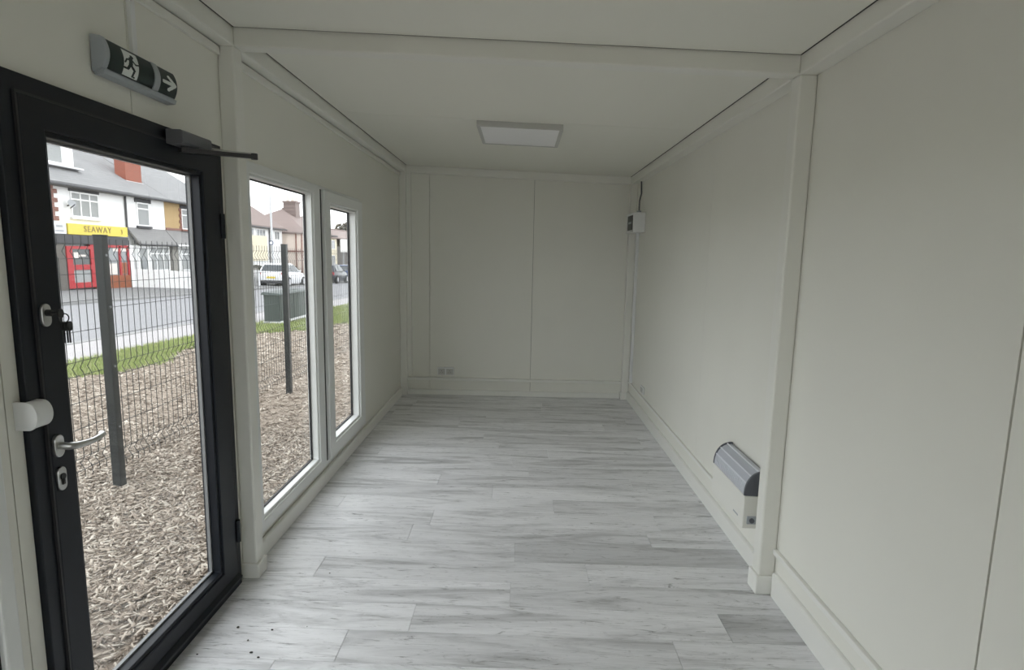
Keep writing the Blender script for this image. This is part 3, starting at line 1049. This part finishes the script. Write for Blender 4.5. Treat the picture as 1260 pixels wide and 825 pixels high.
gslab('footpath', M['path'], -6.55, -5.25, -20, 140, 'pale footpath on the near side of the road', .0)
gslab('kerb', M['kerb'], -6.70, -6.55, -20, 140, 'kerb between the near footpath and the road', .01)
gslab('road', M['road'], -12.9, -6.70, -20, 140, 'grey asphalt road running past the cabin', -.07)
gslab('kerb', M['kerb'], -13.05, -12.9, -20, 140, 'kerb on the far side of the road', .01)
gslab('pavement', M['forecourt'], -19.0, -13.05, -20, 140, 'grey paved forecourt in front of the houses', .0)
gslab('back_ground', M['turf'], -60, -19.0, -20, 140, 'ground behind the row of houses', .0)
gslab('verge', M['soil'], -5.25, -.14, 33, 140, 'far end of the verge beyond the fence', -.02)
gslab('side_ground', M['soil'], -.14, 30, -20, 140, 'ground on the other side of the cabin', -.5)
gslab('near_ground', M['soil'], -5.25, -.14, -20, -3.9, 'ground outside behind the viewer', -.02)

# ------------------------------------------------------------------ mesh fence
fence = empty('mesh_fence', (-1.55, 4, gz(-1.55, 4)), label='dark grey welded mesh fence with square posts outside the windows', cat='fence')
FX, FTOP = -1.592, 1.565
pys = (0.82, 3.92, 7.02, 10.12, 13.22)
for y in pys:
    if y > 1:
        po = MB().box(-1.59, -1.53, y - .03, y + .03, gz(-1.55, y) - .15, FTOP + .02).build('post', M['fence'], fence, bevel=.004)
        MB().box(-1.592, -1.528, y - .032, y + .032, FTOP + .02, FTOP + .028).build('post_cap', M['fence'], po, bevel=.002)
        for z in (.30, .72, 1.12, 1.46):
            MB().cyl((-1.53, y, z), (-1.524, y, z), .008, n=8).build('bolt', M['galv'], po)
fold = [(-.02, 0), (.03, 0), (.07, -.026), (.11, 0), (.64, 0), (.685, -.026), (.73, 0), (1.42, 0), (1.465, -.026), (1.51, 0), (1.565, 0)]
for a, b in zip(pys[:-1], pys[1:]):
    mb = MB()
    dz = -.02 * ((a + b) / 2 - 5.4)
    k = int(round((b - a) / .068))
    rw = .0025
    for i in range(1, k):
        y = a + (b - a) * i / k
        pts = [(FX + d, y, z + (dz if z < 1.3 else dz * .3)) for z, d in fold]
        mb.tube(pts, rw, 4)
    for z in (.03, .11, .30, .47, .64, .73, .92, 1.11, 1.28, 1.42, 1.51):
        zz = z + (dz if z < 1.3 else dz * .3)
        mb.tube([(FX - .005, a, zz), (FX - .005, b, zz)], rw, 4)
    mb.build('wire_panel', M['fence'], fence, kind='stuff')


# ------------------------------------------------------------------ houses
def house_window(parent, x, y0, y1, z0, z1, cols=1, top=0.0, mat='pane', sill=None, lintel=None, frame=.06):
    fr = MB().ring(x - .04, x + .05, (y0, y1, z0, z1), (y0 + frame, y1 - frame, z0 + frame, z1 - frame))
    for c in range(1, cols):
        yy = y0 + (y1 - y0) * c / cols
        fr.box(x - .03, x + .05, yy - .03, yy + .03, z0 + frame, z1 - frame)
    if top:
        zz = z1 - (z1 - z0) * top
        fr.box(x - .03, x + .045, y0 + frame, y1 - frame, zz - .03, zz + .03)
    w = fr.build('window', M['white_frame'], parent)
    n = cols
    for c in range(n):
        ya = y0 + (y1 - y0) * c / n + .03
        yb = y0 + (y1 - y0) * (c + 1) / n - .03
        MB().box(x - .02, x + .02, ya, yb, z0 + .03, z1 - .03).build('pane', M[mat], w)
    if sill:
        MB().box(x, x + .12, y0 - .08, y1 + .08, z0 - .10, z0).build('sill', M[sill], w)
    if lintel:
        MB().box(x - .02, x + .05, y0 - .06, y1 + .06, z1, z1 + .13).build('lintel', M[lintel], w)
    return w


def gable_roof(parent, xe, xr, xb, ze, zr, y0, y1, mat, name='roof', hip0=0.0, hip1=0.0, t=.12):
    """ridge along Y from the street eave xe over the ridge xr to the back eave xb; hips shorten the ridge."""
    a = [(xe, y0, ze), (xe, y1, ze), (xb, y1, ze), (xb, y0, ze), (xr, y0 + hip0, zr), (xr, y1 - hip1, zr)]
    b = [(x, y, z - t) for x, y, z in a]
    fs = [(0, 1, 5, 4), (2, 3, 4, 5), (3, 0, 4), (1, 2, 5)]
    mb = MB()
    mb.add(a + b[:4], fs + [(6, 9, 8, 7), (0, 6, 7, 1), (1, 7, 8, 2), (2, 8, 9, 3), (3, 9, 6, 0)])
    o = mb.build(name, M[mat], parent)
    MB().tube([(xr, y0 + hip0, zr + .02), (xr, y1 - hip1, zr + .02)], .09, 6).build('ridge_tiles', M[mat], o)
    return o


HXF = -18.0
# -- corner shop house
A = empty('shop_house', (HXF, 26.7, gz(HXF, 26.7)), label='white rendered terraced house with a red shopfront at street level', cat='house')
MB().box(-26, HXF, 22.6, 29.28, -.6, 4.2).build('wall', M['render_white'], A)
MB().box(HXF, HXF + .05, 22.6, 24.45, -.4, 4.12).build('brick_pier', M['brick'], A)
for k in range(8):
    w = .50 if k % 2 else .70
    MB().box(HXF, HXF + .06, 24.2, 24.2 + w, 2.66 + k * .183, 2.66 + k * .183 + .175).build('quoin', M['brick'], A)
gable_roof(A, -17.62, -22.0, -26.4, 4.22, 6.86, 22.4, 29.28, 'slate')
MB().tube([(-17.62, 22.4, 4.12), (-17.62, 29.28, 4.10)], .07, 8).build('gutter', M['lead'], A)
MB().box(HXF, HXF + .30, 22.6, 29.2, 4.05, 4.12).build('fascia', M['lead'], A)
house_window(A, HXF, 25.66, 27.38, 2.86, 3.93, cols=3, top=.30, mat='curtain', sill='render_grey', lintel='lintel')
dm = MB().box(-21.6, -19.0, 22.8, 27.42, 4.75, 6.16).build('dormer', M['render_white'], A)
MB().box(-21.8, -18.9, 22.7, 27.52, 6.14, 6.24).build('dormer_roof', M['lead'], dm)
house_window(A, -19.0, 24.2, 26.75, 5.14, 5.98, cols=2, mat='curtain', frame=.07)
MB().box(-19.0, -18.6, 22.7, 27.5, 5.00, 5.08).build('flashing', M['render_grey'], A)
MB().tube([(HXF + .06, 29.24, 4.1), (HXF + .06, 29.22, 2.2)], .05, 8).build('downpipe', M['lead'], A)
# shopfront
SX = -17.6
sf = MB().box(HXF, SX - .1, 24.0, 28.75, -.3, 2.05).build('shopfront', M['pane_dark'], A)
MB().box(SX - .12, SX + .04, 24.05, 28.68, 1.72, 2.08).build('awning_box', M['lintel'], sf)
MB().box(SX - .1, SX, 24.08, 24.62, -.3, 1.72).build('pillar', M['wood_dark'], sf)
fr = MB()
for y0, y1, z0, z1 in ((24.66, 24.98, -.15, 1.62), (26.06, 26.36, -.15, 1.72), (24.98, 26.06, 1.50, 1.62), (24.98, 26.06, .62, .84), (24.98, 26.06, -.15, .08)):
    fr.box(SX - .1, SX + .03, y0, y1, z0, z1)
fr.build('door_surround', M['red'], sf)
MB().box(SX - .08, SX - .02, 24.98, 26.06, .84, 1.50).build('door_glass', M['pane_dark'], sf)
MB().box(SX - .08, SX - .01, 24.98, 26.06, .08, .62).build('door_panel', M['curtain'], sf)
MB().box(SX - .02, SX - .012, 25.1, 25.36, 1.12, 1.36).build('notice', M['poster'], sf)
MB().box(SX - .02, SX - .012, 25.4, 25.8, 1.18, 1.26).build('notice', M['poster'], sf)
fr = MB()
for y in (26.40, 28.02, 28.62):
    fr.box(SX - .1, SX + .02, y - .05, y + .07, .3, 1.66)
fr.box(SX - .1, SX + .02, 26.36, 28.70, 1.58, 1.70)
fr.build('window_surround', M['red'], sf)
MB().box(SX - .09, SX - .03, 26.36, 28.70, .3, 1.58).build('shop_glass', M['pane'], sf)
MB().box(SX - .1, SX + .01, 26.36, 28.70, -.3, .32).build('stall_riser', M['orange'], sf)
for y0, y1, z0, z1, mm in ((26.5, 27.1, .36, .92, 'poster'), (27.2, 27.8, .36, .86, 'poster'), (28.14, 28.5, .36, .9, 'orange'), (26.5, 27.3, 1.4, 1.56, 'poster'), (27.6, 28.55, 1.42, 1.57, 'poster')):
    MB().box(SX - .03, SX - .02, y0, y1, z0, z1).build('window_poster', M[mm], sf)
MB().box(SX - .1, SX + .06, 28.70, 28.95, -.3, 1.7).build('white_pilaster', M['render_white'], sf)

sg = empty('shop_sign', (SX, 26.8, 2.1), label='long yellow fascia sign with faded lettering over the red shopfront', cat='sign')
MB().box(HXF, SX + .04, 24.84, 28.66, 2.10, 2.555).build('board', M['yellow'], sg, bevel=.01)


def lettering(name, text, y, z, size, x, mat, parent, sy=1.0):
    cu = bpy.data.curves.new(name, 'FONT')
    cu.body = text
    cu.size = size
    cu.extrude = .012
    cu.align_x = 'CENTER'
    cu.align_y = 'CENTER'
    cu.space_character = 1.18
    tmp = bpy.data.objects.new(name, cu)
    COL.objects.link(tmp)
    bpy.context.view_layer.update()
    me = bpy.data.meshes.new_from_object(tmp.evaluated_get(bpy.context.evaluated_depsgraph_get()))
    bpy.data.objects.remove(tmp)
    me.name = name
    me.materials.clear()
    me.materials.append(mat)
    o = bpy.data.objects.new(name, me)
    COL.objects.link(o)
    me.transform(Matrix(((0, 0, 1, 0), (1, 0, 0, 0), (0, 1, 0, 0), (0, 0, 0, 1))) @ Matrix.Diagonal((sy, 1, 1, 1)))
    o.parent = parent
    o.location = Vector((x, y, z)) - parent.location
    return o


lettering('lettering', 'SEAWAY', 26.62, 2.345, .36, SX + .042, M['sign_letter'], sg, 1.12)
lettering('lettering', '3', 28.22, 2.31, .30, SX + .042, M['sign_letter'], sg)
sg2 = empty('shop_notice', (SX, 24.4, 2.1), label='pale grey notice board left of the yellow shop sign', cat='sign')
MB().box(HXF, SX + .03, 23.96, 24.76, 2.10, 2.60).build('board', M['render_grey'], sg2, bevel=.01)
MB().box(SX + .028, SX + .034, 24.2, 24.55, 2.37, 2.45).build('print_band', M['galv'], sg2)
MB().box(SX + .028, SX + .034, 24.15, 24.6, 2.2, 2.25).build('print_band', M['galv'], sg2)
dish = empty('satellite_dish', (HXF, 25.4, 3.4), label='grey satellite dish on the white shop house wall', cat='dish')
MB().cyl((HXF + .16, 25.46, 3.36), (HXF + .26, 25.42, 3.40), .07, .17, 14).build('bowl', M['galv'], dish, smooth=True)
MB().tube([(HXF, 25.5, 3.3), (HXF + .16, 25.46, 3.36)], .03, 6).build('bracket', M['lead'], dish)
MB().tube([(HXF + .2, 25.4, 3.2), (HXF + .52, 25.24, 3.34)], .02, 6).build('feed_arm', M['lead'], dish)

# -- white middle house
B = empty('terraced_house', (HXF, 31, gz(HXF, 31)), label='white terraced house between the shop and the tan house', cat='house')
MB().box(-26, HXF, 29.3, 32.52, -.8, 4.2).build('wall', M['render_white'], B)
gable_roof(B, -17.62, -22.0, -26.4, 4.20, 6.84, 29.3, 32.52, 'slate')
MB().tube([(-17.62, 29.3, 4.10), (-17.62, 32.52, 4.10)], .06, 8).build('gutter', M['lead'], B)
house_window(B, HXF, 30.12, 31.12, 2.70, 3.86, top=.26, mat='curtain', sill='lintel')
MB().box(HXF - .02, HXF + .06, 30.0, 31.3, 3.86, 4.06).build('lintel', M['lintel'], B)
ch_ = MB().box(-19.5, -18.95, 30.95, 32.25, 4.7, 7.0).build('chimney', M['chimney_brick'], B)
MB().box(-19.57, -18.88, 30.88, 32.32, 7.0, 7.12).build('chimney_cap', M['chimney_brick'], ch_)
MB().box(-19.56, -18.89, 30.9, 32.3, 4.88, 4.99).build('flashing', M['render_grey'], ch_)


def lean_to(parent, y0, y1, gut='white_frame'):
    mb = MB()
    mb.hexa([(HXF, y0, 2.46), (-17.42, y0, 1.74), (-17.42, y1, 1.72), (HXF, y1, 2.46), (HXF, y0, 2.6), (-17.38, y0, 1.82), (-17.38, y1, 1.80), (HXF, y1, 2.6)])
    o = mb.build('lean_to_roof', M['slate_lean'], parent)
    MB().tube([(-17.36, y0, 1.77), (-17.36, y1, 1.75)], .05, 6).build('gutter', M[gut], o)


lean_to(B, 29.3, 32.5, 'lead')
MB().box(HXF, -17.66, 29.32, 32.1, -.8, 1.74).build('porch', M['render_white'], B)
house_window(B, -17.62, 29.36, 30.25, -.5, 1.70, mat='curtain', frame=.12)
pw = MB()
pw.cyl((-17.60, 29.80, .85), (-17.56, 29.80, .85), .2, n=14)
pw.v = [(x, y, .85 + (z - .85) * 1.9) for x, y, z in pw.v]
pw.build('oval_glass', M['pane'], B)
house_window(B, -17.62, 30.35, 32.05, .45, 1.70, cols=3, top=.3, mat='curtain')

# -- tan house
Ch = empty('terraced_house', (HXF, 35, gz(HXF, 35)), label='tan rendered terraced house with brick edged window', cat='house')
MB().box(-26, HXF, 32.54, 38.6, -1.0, 4.2).build('wall', M['render_tan'], Ch)
gable_roof(Ch, -17.62, -22.0, -26.4, 4.20, 6.86, 32.54, 38.6, 'slate')
MB().tube([(-17.62, 32.54, 4.10), (-17.62, 38.6, 4.08)], .06, 8).build('gutter', M['lead'], Ch)
house_window(Ch, HXF, 34.12, 34.98, 2.70, 3.84, top=.30, mat='curtain', sill='brick')
MB().box(HXF - .02, HXF + .04, 34.02, 35.1, 3.84, 4.05).build('lintel', M['lintel'], Ch)
for k in range(7):
    for side in (0, 1):
        w = .12 if k % 2 else .22
        ya = 34.12 - w if side == 0 else 34.98
        MB().box(HXF, HXF + .045, ya, ya + w, 2.70 + k * .165, 2.70 + k * .165 + .155).build('quoin', M['brick'], Ch)
MB().box(HXF, HXF + .04, 32.56, 38.6, 2.60, 2.72).build('brick_band', M['brick'], Ch)
lean_to(Ch, 32.54, 38.6)
MB().box(HXF, -17.7, 32.55, 33.1, -1.0, 1.74).build('porch_side', M['timber_grey'], Ch)
MB().box(HXF, -17.66, 33.1, 38.4, -1.0, 1.74).build('porch', M['render_white'], Ch)
house_window(Ch, -17.62, 33.2, 36.6, .40, 1.70, cols=4, top=.3, mat='curtain')

# -- garden wall with railings
gw = empty('garden_wall', (-16.2, 29.5, gz(-16.2, 29.5)), label='white garden wall with a stepped end pier beside the shop forecourt', cat='wall')
mb = MB()
mb.hexa([(-17.55, 28.98, -.35), (-15.0, 29.6, -.5), (-15.0, 29.75, -.5), (-17.55, 29.13, -.35), (-17.55, 28.98, .58), (-15.0, 29.6, .46), (-15.0, 29.75, .46), (-17.55, 29.13, .58)])
mb.build('wall', M['render_white'], gw)
MB().box(-15.12, -14.86, 29.55, 29.85, -.5, .60).build('pier', M['render_white'], gw, bevel=.02)
MB().box(-15.06, -14.92, 29.85, 37, -.7, .40).build('wall', M['render_white'], gw)

# -- houses in the first white window
Dh = empty('terraced_house', (-17, 42.5, gz(-17, 42.5)), label='cream and white house with brown roof behind the white car', cat='house')
MB().box(-21, -17.0, 38.9, 46.1, -1.2, 3.3).build('wall', M['render_white'], Dh)
MB().box(-17.0, -16.93, 38.9, 43.2, .9, 2.62).build('render_band', M['render_cream'], Dh)
gable_roof(Dh, -16.7, -19.0, -21.3, 3.3, 5.1, 38.9, 46.12, 'brown_tile', hip1=1.7)
MB().tube([(-16.7, 38.9, 3.2), (-16.7, 46.3, 3.18)], .06, 6).build('gutter', M['lead'], Dh)
house_window(Dh, -17.0, 40.05, 41.1, 2.55, 3.10, cols=2)
house_window(Dh, -17.0, 41.5, 43.0, 2.50, 3.10, cols=3)
house_window(Dh, -17.0, 44.6, 45.5, 2.40, 3.06, cols=2)
house_window(Dh, -17.0, 40.2, 42.6, .9, 2.0, cols=3, top=.3)
MB().tube([(-16.92, 43.6, 3.2), (-16.92, 43.55, -.6)], .05, 6).build('downpipe', M['lead'], Dh)

Eh = empty('hipped_house', (-18.5, 50, gz(-18.5, 50)), label='pink walled house with hipped brown roof and tall chimney', cat='house')
MB().box(-22, -15.5, 46.47, 53.2, -1.5, 3.05).build('wall', M['render_pink'], Eh)
MB().box(-15.5, -15.44, 47.0, 53.2, .2, 3.0).build('render_band', M['render_cream'], Eh)
gable_roof(Eh, -15.2, -18.5, -22.2, 3.05, 5.05, 46.3, 54.2, 'brown_tile', hip0=3.9, hip1=2.6)
for x in (-16.05, -15.62):
    MB().tube([(x, 46.38, 3.0), (x, 46.38, -1.0)], .05, 6).build('downpipe', M['brick'], Eh)
MB().tube([(-15.2, 46.2, 2.98), (-15.2, 54.2, 2.98)], .06, 6).build('gutter', M['lead'], Eh)
MB().box(-22, -15.5, 46.42, 46.46, 1.55, 1.65).build('string_course', M['brick'], Eh)
house_window(Eh, -15.44, 48.6, 50.6, 1.9, 2.9, cols=3)
cst = MB().box(-18.35, -17.35, 50.0, 51.0, 4.3, 5.62).build('chimney', M['brown_tile'], Eh)
MB().box(-18.42, -17.28, 49.93, 51.07, 5.55, 5.68).build('chimney_cap', M['brown_tile'], cst)
for x, y in ((-18.1, 50.35), (-17.85, 50.7), (-17.6, 50.3), (-17.5, 50.75)):
    MB().cyl((x, y, 5.66), (x, y, 6.08), .11, .09, 10).build('chimney_pot', M['render_pink'], cst, smooth=True)

Fh = empty('terraced_house', (-18, 64, gz(-18, 64)), label='far cream house with brown roof seen through narrow window', cat='house')
MB().box(-25, -18.0, 60.5, 63.2, -1.6, 3.1).build('wall', M['render_cream'], Fh)
MB().box(-25, -18.3, 63.2, 82, -1.9, 2.2).build('wall', M['wood_dark'], Fh)
gable_roof(Fh, -17.7, -21, -25.2, 3.1, 4.25, 60.3, 82, 'brown_tile', hip0=2)
house_window(Fh, -18.0, 61.0, 62.4, 1.9, 2.8, cols=2)
house_window(Fh, -18.0, 61.0, 62.4, .2, 1.3, cols=2, mat='pane_dark')

hb = empty('billboard', (-16, 61.9, gz(-16, 61.9)), label='white hoarding on posts beyond the parked dark car', cat='billboard')
MB().box(-17.25, -15.72, 61.9, 62.02, 1.62, 2.92).build('board', M['board_white'], hb)
for x in (-17.0, -15.95):
    MB().box(x - .06, x + .06, 62.02, 62.14, -1.4, 2.9).build('post', M['galv'], hb)

# ------------------------------------------------------------------ lamp post
LPX, LPY = -15.7, 41.0
lpo = empty('street_lamp', (LPX, LPY, gz(LPX, LPY)), label='tall grey lamp post with a round sign behind the white car', cat='lamp post')
z0 = gz(LPX, LPY)
MB().cyl((LPX, LPY, z0 - .1), (LPX, LPY, z0 + 1.2), .13, .12, 12).build('base', M['galv'], lpo, smooth=True)
MB().cyl((LPX, LPY, z0 + 1.2), (LPX, LPY, 8.2), .08, .055, 12).build('pole', M['pole_grey'], lpo, smooth=True)
MB().tube([(LPX, LPY, 8.2), (LPX + .3, LPY, 8.5), (LPX + 1.1, LPY, 8.6)], .04, 8).build('bracket', M['galv'], lpo, smooth=True)
MB().box(LPX + 1.0, LPX + 1.7, LPY - .12, LPY + .12, 8.52, 8.66).build('lamp_head', M['galv'], lpo, bevel=.03)
sp = MB().cyl((LPX, LPY - .13, 2.12), (LPX, LPY - .10, 2.12), .15, n=18).build('sign_plate', M['car_blue'], lpo)
MB().cyl((LPX, LPY - .135, 2.12), (LPX, LPY - .128, 2.12), .10, n=18).build('sign_face', M['render_white'], sp)


# ------------------------------------------------------------------ cars
def car(name, x, y, paint, label, cat='car', rear_plate=True):
    """hatchback pointing to +Y, (x, y) = middle of the rear bumper on the ground."""
    L, W = 3.95, 1.72
    g0 = gz(x, y) - .07
    slope = -.02

    def P(px, py, pz):
        return (x + px, y + py, g0 + pz + slope * py)
    root = empty(name, (x, y, g0), label=label, cat=cat)
    # lofted body: side profile stations (y, z_bottom, z_shoulder, half width)
    st = [(0.0, .32, .72, .74), (.08, .24, .88, .80), (.35, .20, .92, .84), (.9, .18, .92, .86), (1.9, .18, .90, .86), (2.75, .18, .88, .85), (3.4, .20, .80, .82), (3.8, .24, .66, .74), (3.95, .32, .52, .62)]
    mb = MB()
    vs, fs = [], []
    for yy, zb, zs, hw in st:
        zm = (zb + zs) / 2
        vs += [P(-hw * .9, yy, zb), P(-hw, yy, zm), P(-hw * .95, yy, zs), P(hw * .95, yy, zs), P(hw, yy, zm), P(hw * .9, yy, zb)]
    for i in range(len(st) - 1):
        for k in range(6):
            fs.append((i * 6 + k, i * 6 + (k + 1) % 6, (i + 1) * 6 + (k + 1) % 6, (i + 1) * 6 + k))
    fs.append((0, 1, 2, 3, 4, 5)[::-1])
    e = (len(st) - 1) * 6
    fs.append(tuple(range(e, e + 6)))
    mb.add(vs, fs)
    mb.build('body', paint, root, bevel=.03, smooth=True)
    # greenhouse
    ro = [(.10, .90, .78), (.45, 1.38, .60), (.9, 1.45, .60), (1.6, 1.45, .60), (2.05, 1.36, .62), (2.85, .88, .76)]
    mb = MB()
    vs, fs = [], []
    for yy, zt, hw in ro:
        hb_ = .80
        vs += [P(-hb_, yy, .86), P(-hw, yy, max(zt, .87)), P(hw, yy, max(zt, .87)), P(hb_, yy, .86)]
    for i in range(len(ro) - 1):
        for k in range(4):
            fs.append((i * 4 + k, i * 4 + (k + 1) % 4, (i + 1) * 4 + (k + 1) % 4, (i + 1) * 4 + k))
    fs += [(3, 2, 1, 0), tuple(range(len(ro) * 4 - 4, len(ro) * 4))]
    mb.add(vs, fs)
    mb.build('cabin', paint, root, bevel=.02, smooth=True)
    # glass
    rear = MB().hexa([P(-.66, .135, .95), P(.66, .135, .95), P(.66, .20, .95), P(-.66, .20, .95), P(-.54, .405, 1.33), P(.54, .405, 1.33), P(.54, .47, 1.33), P(-.54, .47, 1.33)])
    rear.build('rear_window', M['car_glass'], root)
    fw = MB().hexa([P(-.66, 2.72, .95), P(.66, 2.72, .95), P(.66, 2.8, .95), P(-.66, 2.8, .95), P(-.56, 2.08, 1.33), P(.56, 2.08, 1.33), P(.56, 2.14, 1.33), P(-.56, 2.14, 1.33)])
    fw.build('windscreen', M['car_glass'], root)
    for s in (-1, 1):
        for ya, yb, yc, yd in ((.55, 1.25, 1.25, .70), (1.33, 2.45, 2.02, 1.33)):
            q = MB().hexa([P(s * .775, ya, .93), P(s * .775, yb, .93), P(s * .815, yb, .93), P(s * .815, ya, .93), P(s * .60, yd, 1.34), P(s * .60, yc, 1.34), P(s * .645, yc, 1.34), P(s * .645, yd, 1.34)])
            q.build('side_window', M['car_glass'], root)
        for yy in (.72, 3.18):
            c0, c1 = P(s * .66, yy, .30), P(s * .875, yy, .30)
            w = MB().cyl(c0, c1, .30, n=20).build('wheel', M['tyre'], root, bevel=.02, smooth=True)
            MB().cyl(P(s * .86, yy, .30), P(s * .885, yy, .30), .19, n=14).build('hub_cap', M['hub'], w, smooth=True)
        MB().box(x + s * .70 - .09, x + s * .70 + .09, y + .02, y + .12, g0 + .62, g0 + .86).build('tail_light', M['light_red'], root, bevel=.015)
        a = P(s * .92, 2.3, .95)
        MB().ball(a, .09, 1.1, .7, .7).build('door_mirror', paint, root, smooth=True)
    MB().box(x - .26, x + .26, y - .02, y + .03, g0 + .52, g0 + .63).build('number_plate', M['plate_yellow'], root)
    MB().box(x - .74, x + .74, y - .03, y + .1, g0 + .24, g0 + .40).build('bumper', M['tyre'] if paint != M['car_white'] else M['lintel'], root, bevel=.03)
    return root


car('car', -13.87, 36.2, M['car_white'], 'white hatchback parked on the far side of the road')
car('car', -13.6, 45.2, M['car_dark'], 'dark car parked beyond the white hatchback')
car('car', -13.9, 51.5, M['car_blue'], 'blue car parked farthest along the road')

# ------------------------------------------------------------------ street cabinet
scb = empty('street_cabinet', (-4.9, 15.3, gz(-4.9, 15.3)), label='dark green street cabinet standing on the grass behind the fence', cat='cabinet')
zc = gz(-4.9, 15.4)
MB().box(-5.1, -4.68, 14.55, 16.5, zc - .05, zc + .09).build('plinth', M['render_grey'], scb)
MB().box(-5.08, -4.70, 14.58, 16.47, zc + .05, zc + .74).build('body', M['cabinet'], scb, bevel=.01)
for ya, yb in ((14.6, 15.5), (15.52, 16.45)):
    d = MB().box(-4.702, -4.688, ya + .02, yb - .02, zc + .12, zc + .70).build('door', M['cabinet'], scb, bevel=.004)
    MB().box(-4.69, -4.68, yb - .14, yb - .11, zc + .38, zc + .48).build('handle', M['lead'], d)
MB().hexa([(-5.14, 14.52, zc + .74), (-4.64, 14.52, zc + .74), (-4.64, 16.53, zc + .74), (-5.14, 16.53, zc + .74), (-5.1, 14.56, zc + .81), (-4.68, 14.56, zc + .78), (-4.68, 16.49, zc + .78), (-5.1, 16.49, zc + .81)]).build('lid', M['cabinet'], scb, bevel=.006)


# ------------------------------------------------------------------ planting
def foliage(name, c, r, n, size, mat, parent=None):
    d = rng.normal(0, 1, (n, 3))
    d /= np.linalg.norm(d, axis=1)[:, None]
    p = d * (rng.random(n) ** .35)[:, None] * np.array(r) + np.array(c)
    nrm = rng.normal(0, 1, (n, 3))
    a = np.cross(nrm, d)
    a /= np.linalg.norm(a, axis=1)[:, None] + 1e-9
    b = np.cross(a, nrm / np.linalg.norm(nrm, axis=1)[:, None])
    s = size * (.5 + rng.random(n))[:, None]
    k = np.cross(a, b)
    v = np.stack([p - a * s, p + a * s * .2 + b * s * .6, p + a * s, p + k * s * .35 - b * s * .5], 1).reshape(-1, 3)
    fs = np.array([(0, 1, 2), (0, 2, 3), (0, 3, 1), (1, 3, 2)])
    f = (fs[None] + (np.arange(n) * 4)[:, None, None]).reshape(-1, 3)
    if parent is not None:
        v = v - np.array(parent.location)
    return raw_mesh(name, v, f, mat, parent)


def shrub(x, y, r, label):
    t = empty('hedge_shrub', (x, y, gz(x, y)), label=label, cat='shrub')
    foliage('foliage', (x, y, gz(x, y) + r[2] * .95), r, 1500, .07, M['hedge'], t)
    MB().cyl((x, y, gz(x, y) - .1), (x, y, gz(x, y) + r[2]), .06, .03, 8).build('stem', M['bark'], t)


shrub(-15.9, 38.5, (.9, 1.0, .62), 'dull green shrub behind the left end of the white car')
shrub(-16.25, 42.2, (.6, 1.0, .55), 'dull green shrub behind the roof of the white car')
shrub(-15.9, 44.75, (.6, 1.25, .62), 'dull green shrub in front of the pink house')

gf = empty('timber_fence', (-15, 36, gz(-15, 36)), label='grey timber garden fence with dark top rail left of the white car', cat='fence')
for k in range(9):
    y = 34.6 + k * .28
    MB().box(-15.06, -15.0, y, y + .25, gz(-15, y) - .1, .60 - .02 * (k * .28)).build('board', M['timber_grey'], gf)
MB().box(-15.08, -14.97, 34.5, 37.2, .56, .64).build('rail', M['wood_dark'], gf)
bo = MB().cyl((-14.45, 35.9, gz(-14.45, 35.9) - .05), (-14.45, 35.9, .35), .07, n=12).build('bollard', M['render_grey'], smooth=True, origin=(-14.45, 35.9, gz(-14.45, 35.9)))
tag(bo, 'small pale bollard beside the grey timber fence', cat='bollard')

for i, (x, y, r, lab) in enumerate(((-32, 86, (3.6, 5, 4.6), 'hazy brown tree at left above the far roofs'),
                                    (-24, 92, (3.6, 5, 4.0), 'hazy brown tree in the middle above the far roofs'),
                                    (-16, 98, (3.6, 5, 3.4), 'hazy brown tree at right above the far roofs'))):
    t = empty('distant_tree', (x, y, gz(x, y)), label=lab, cat='tree')
    foliage('crown', (x, y, 2.6), r, 2600, .35, M['tree_leaf'], t)
    MB().cyl((x, y, gz(x, y) - .2), (x, y, 2.5), .3, .15, 8).build('trunk', M['bark'], t)
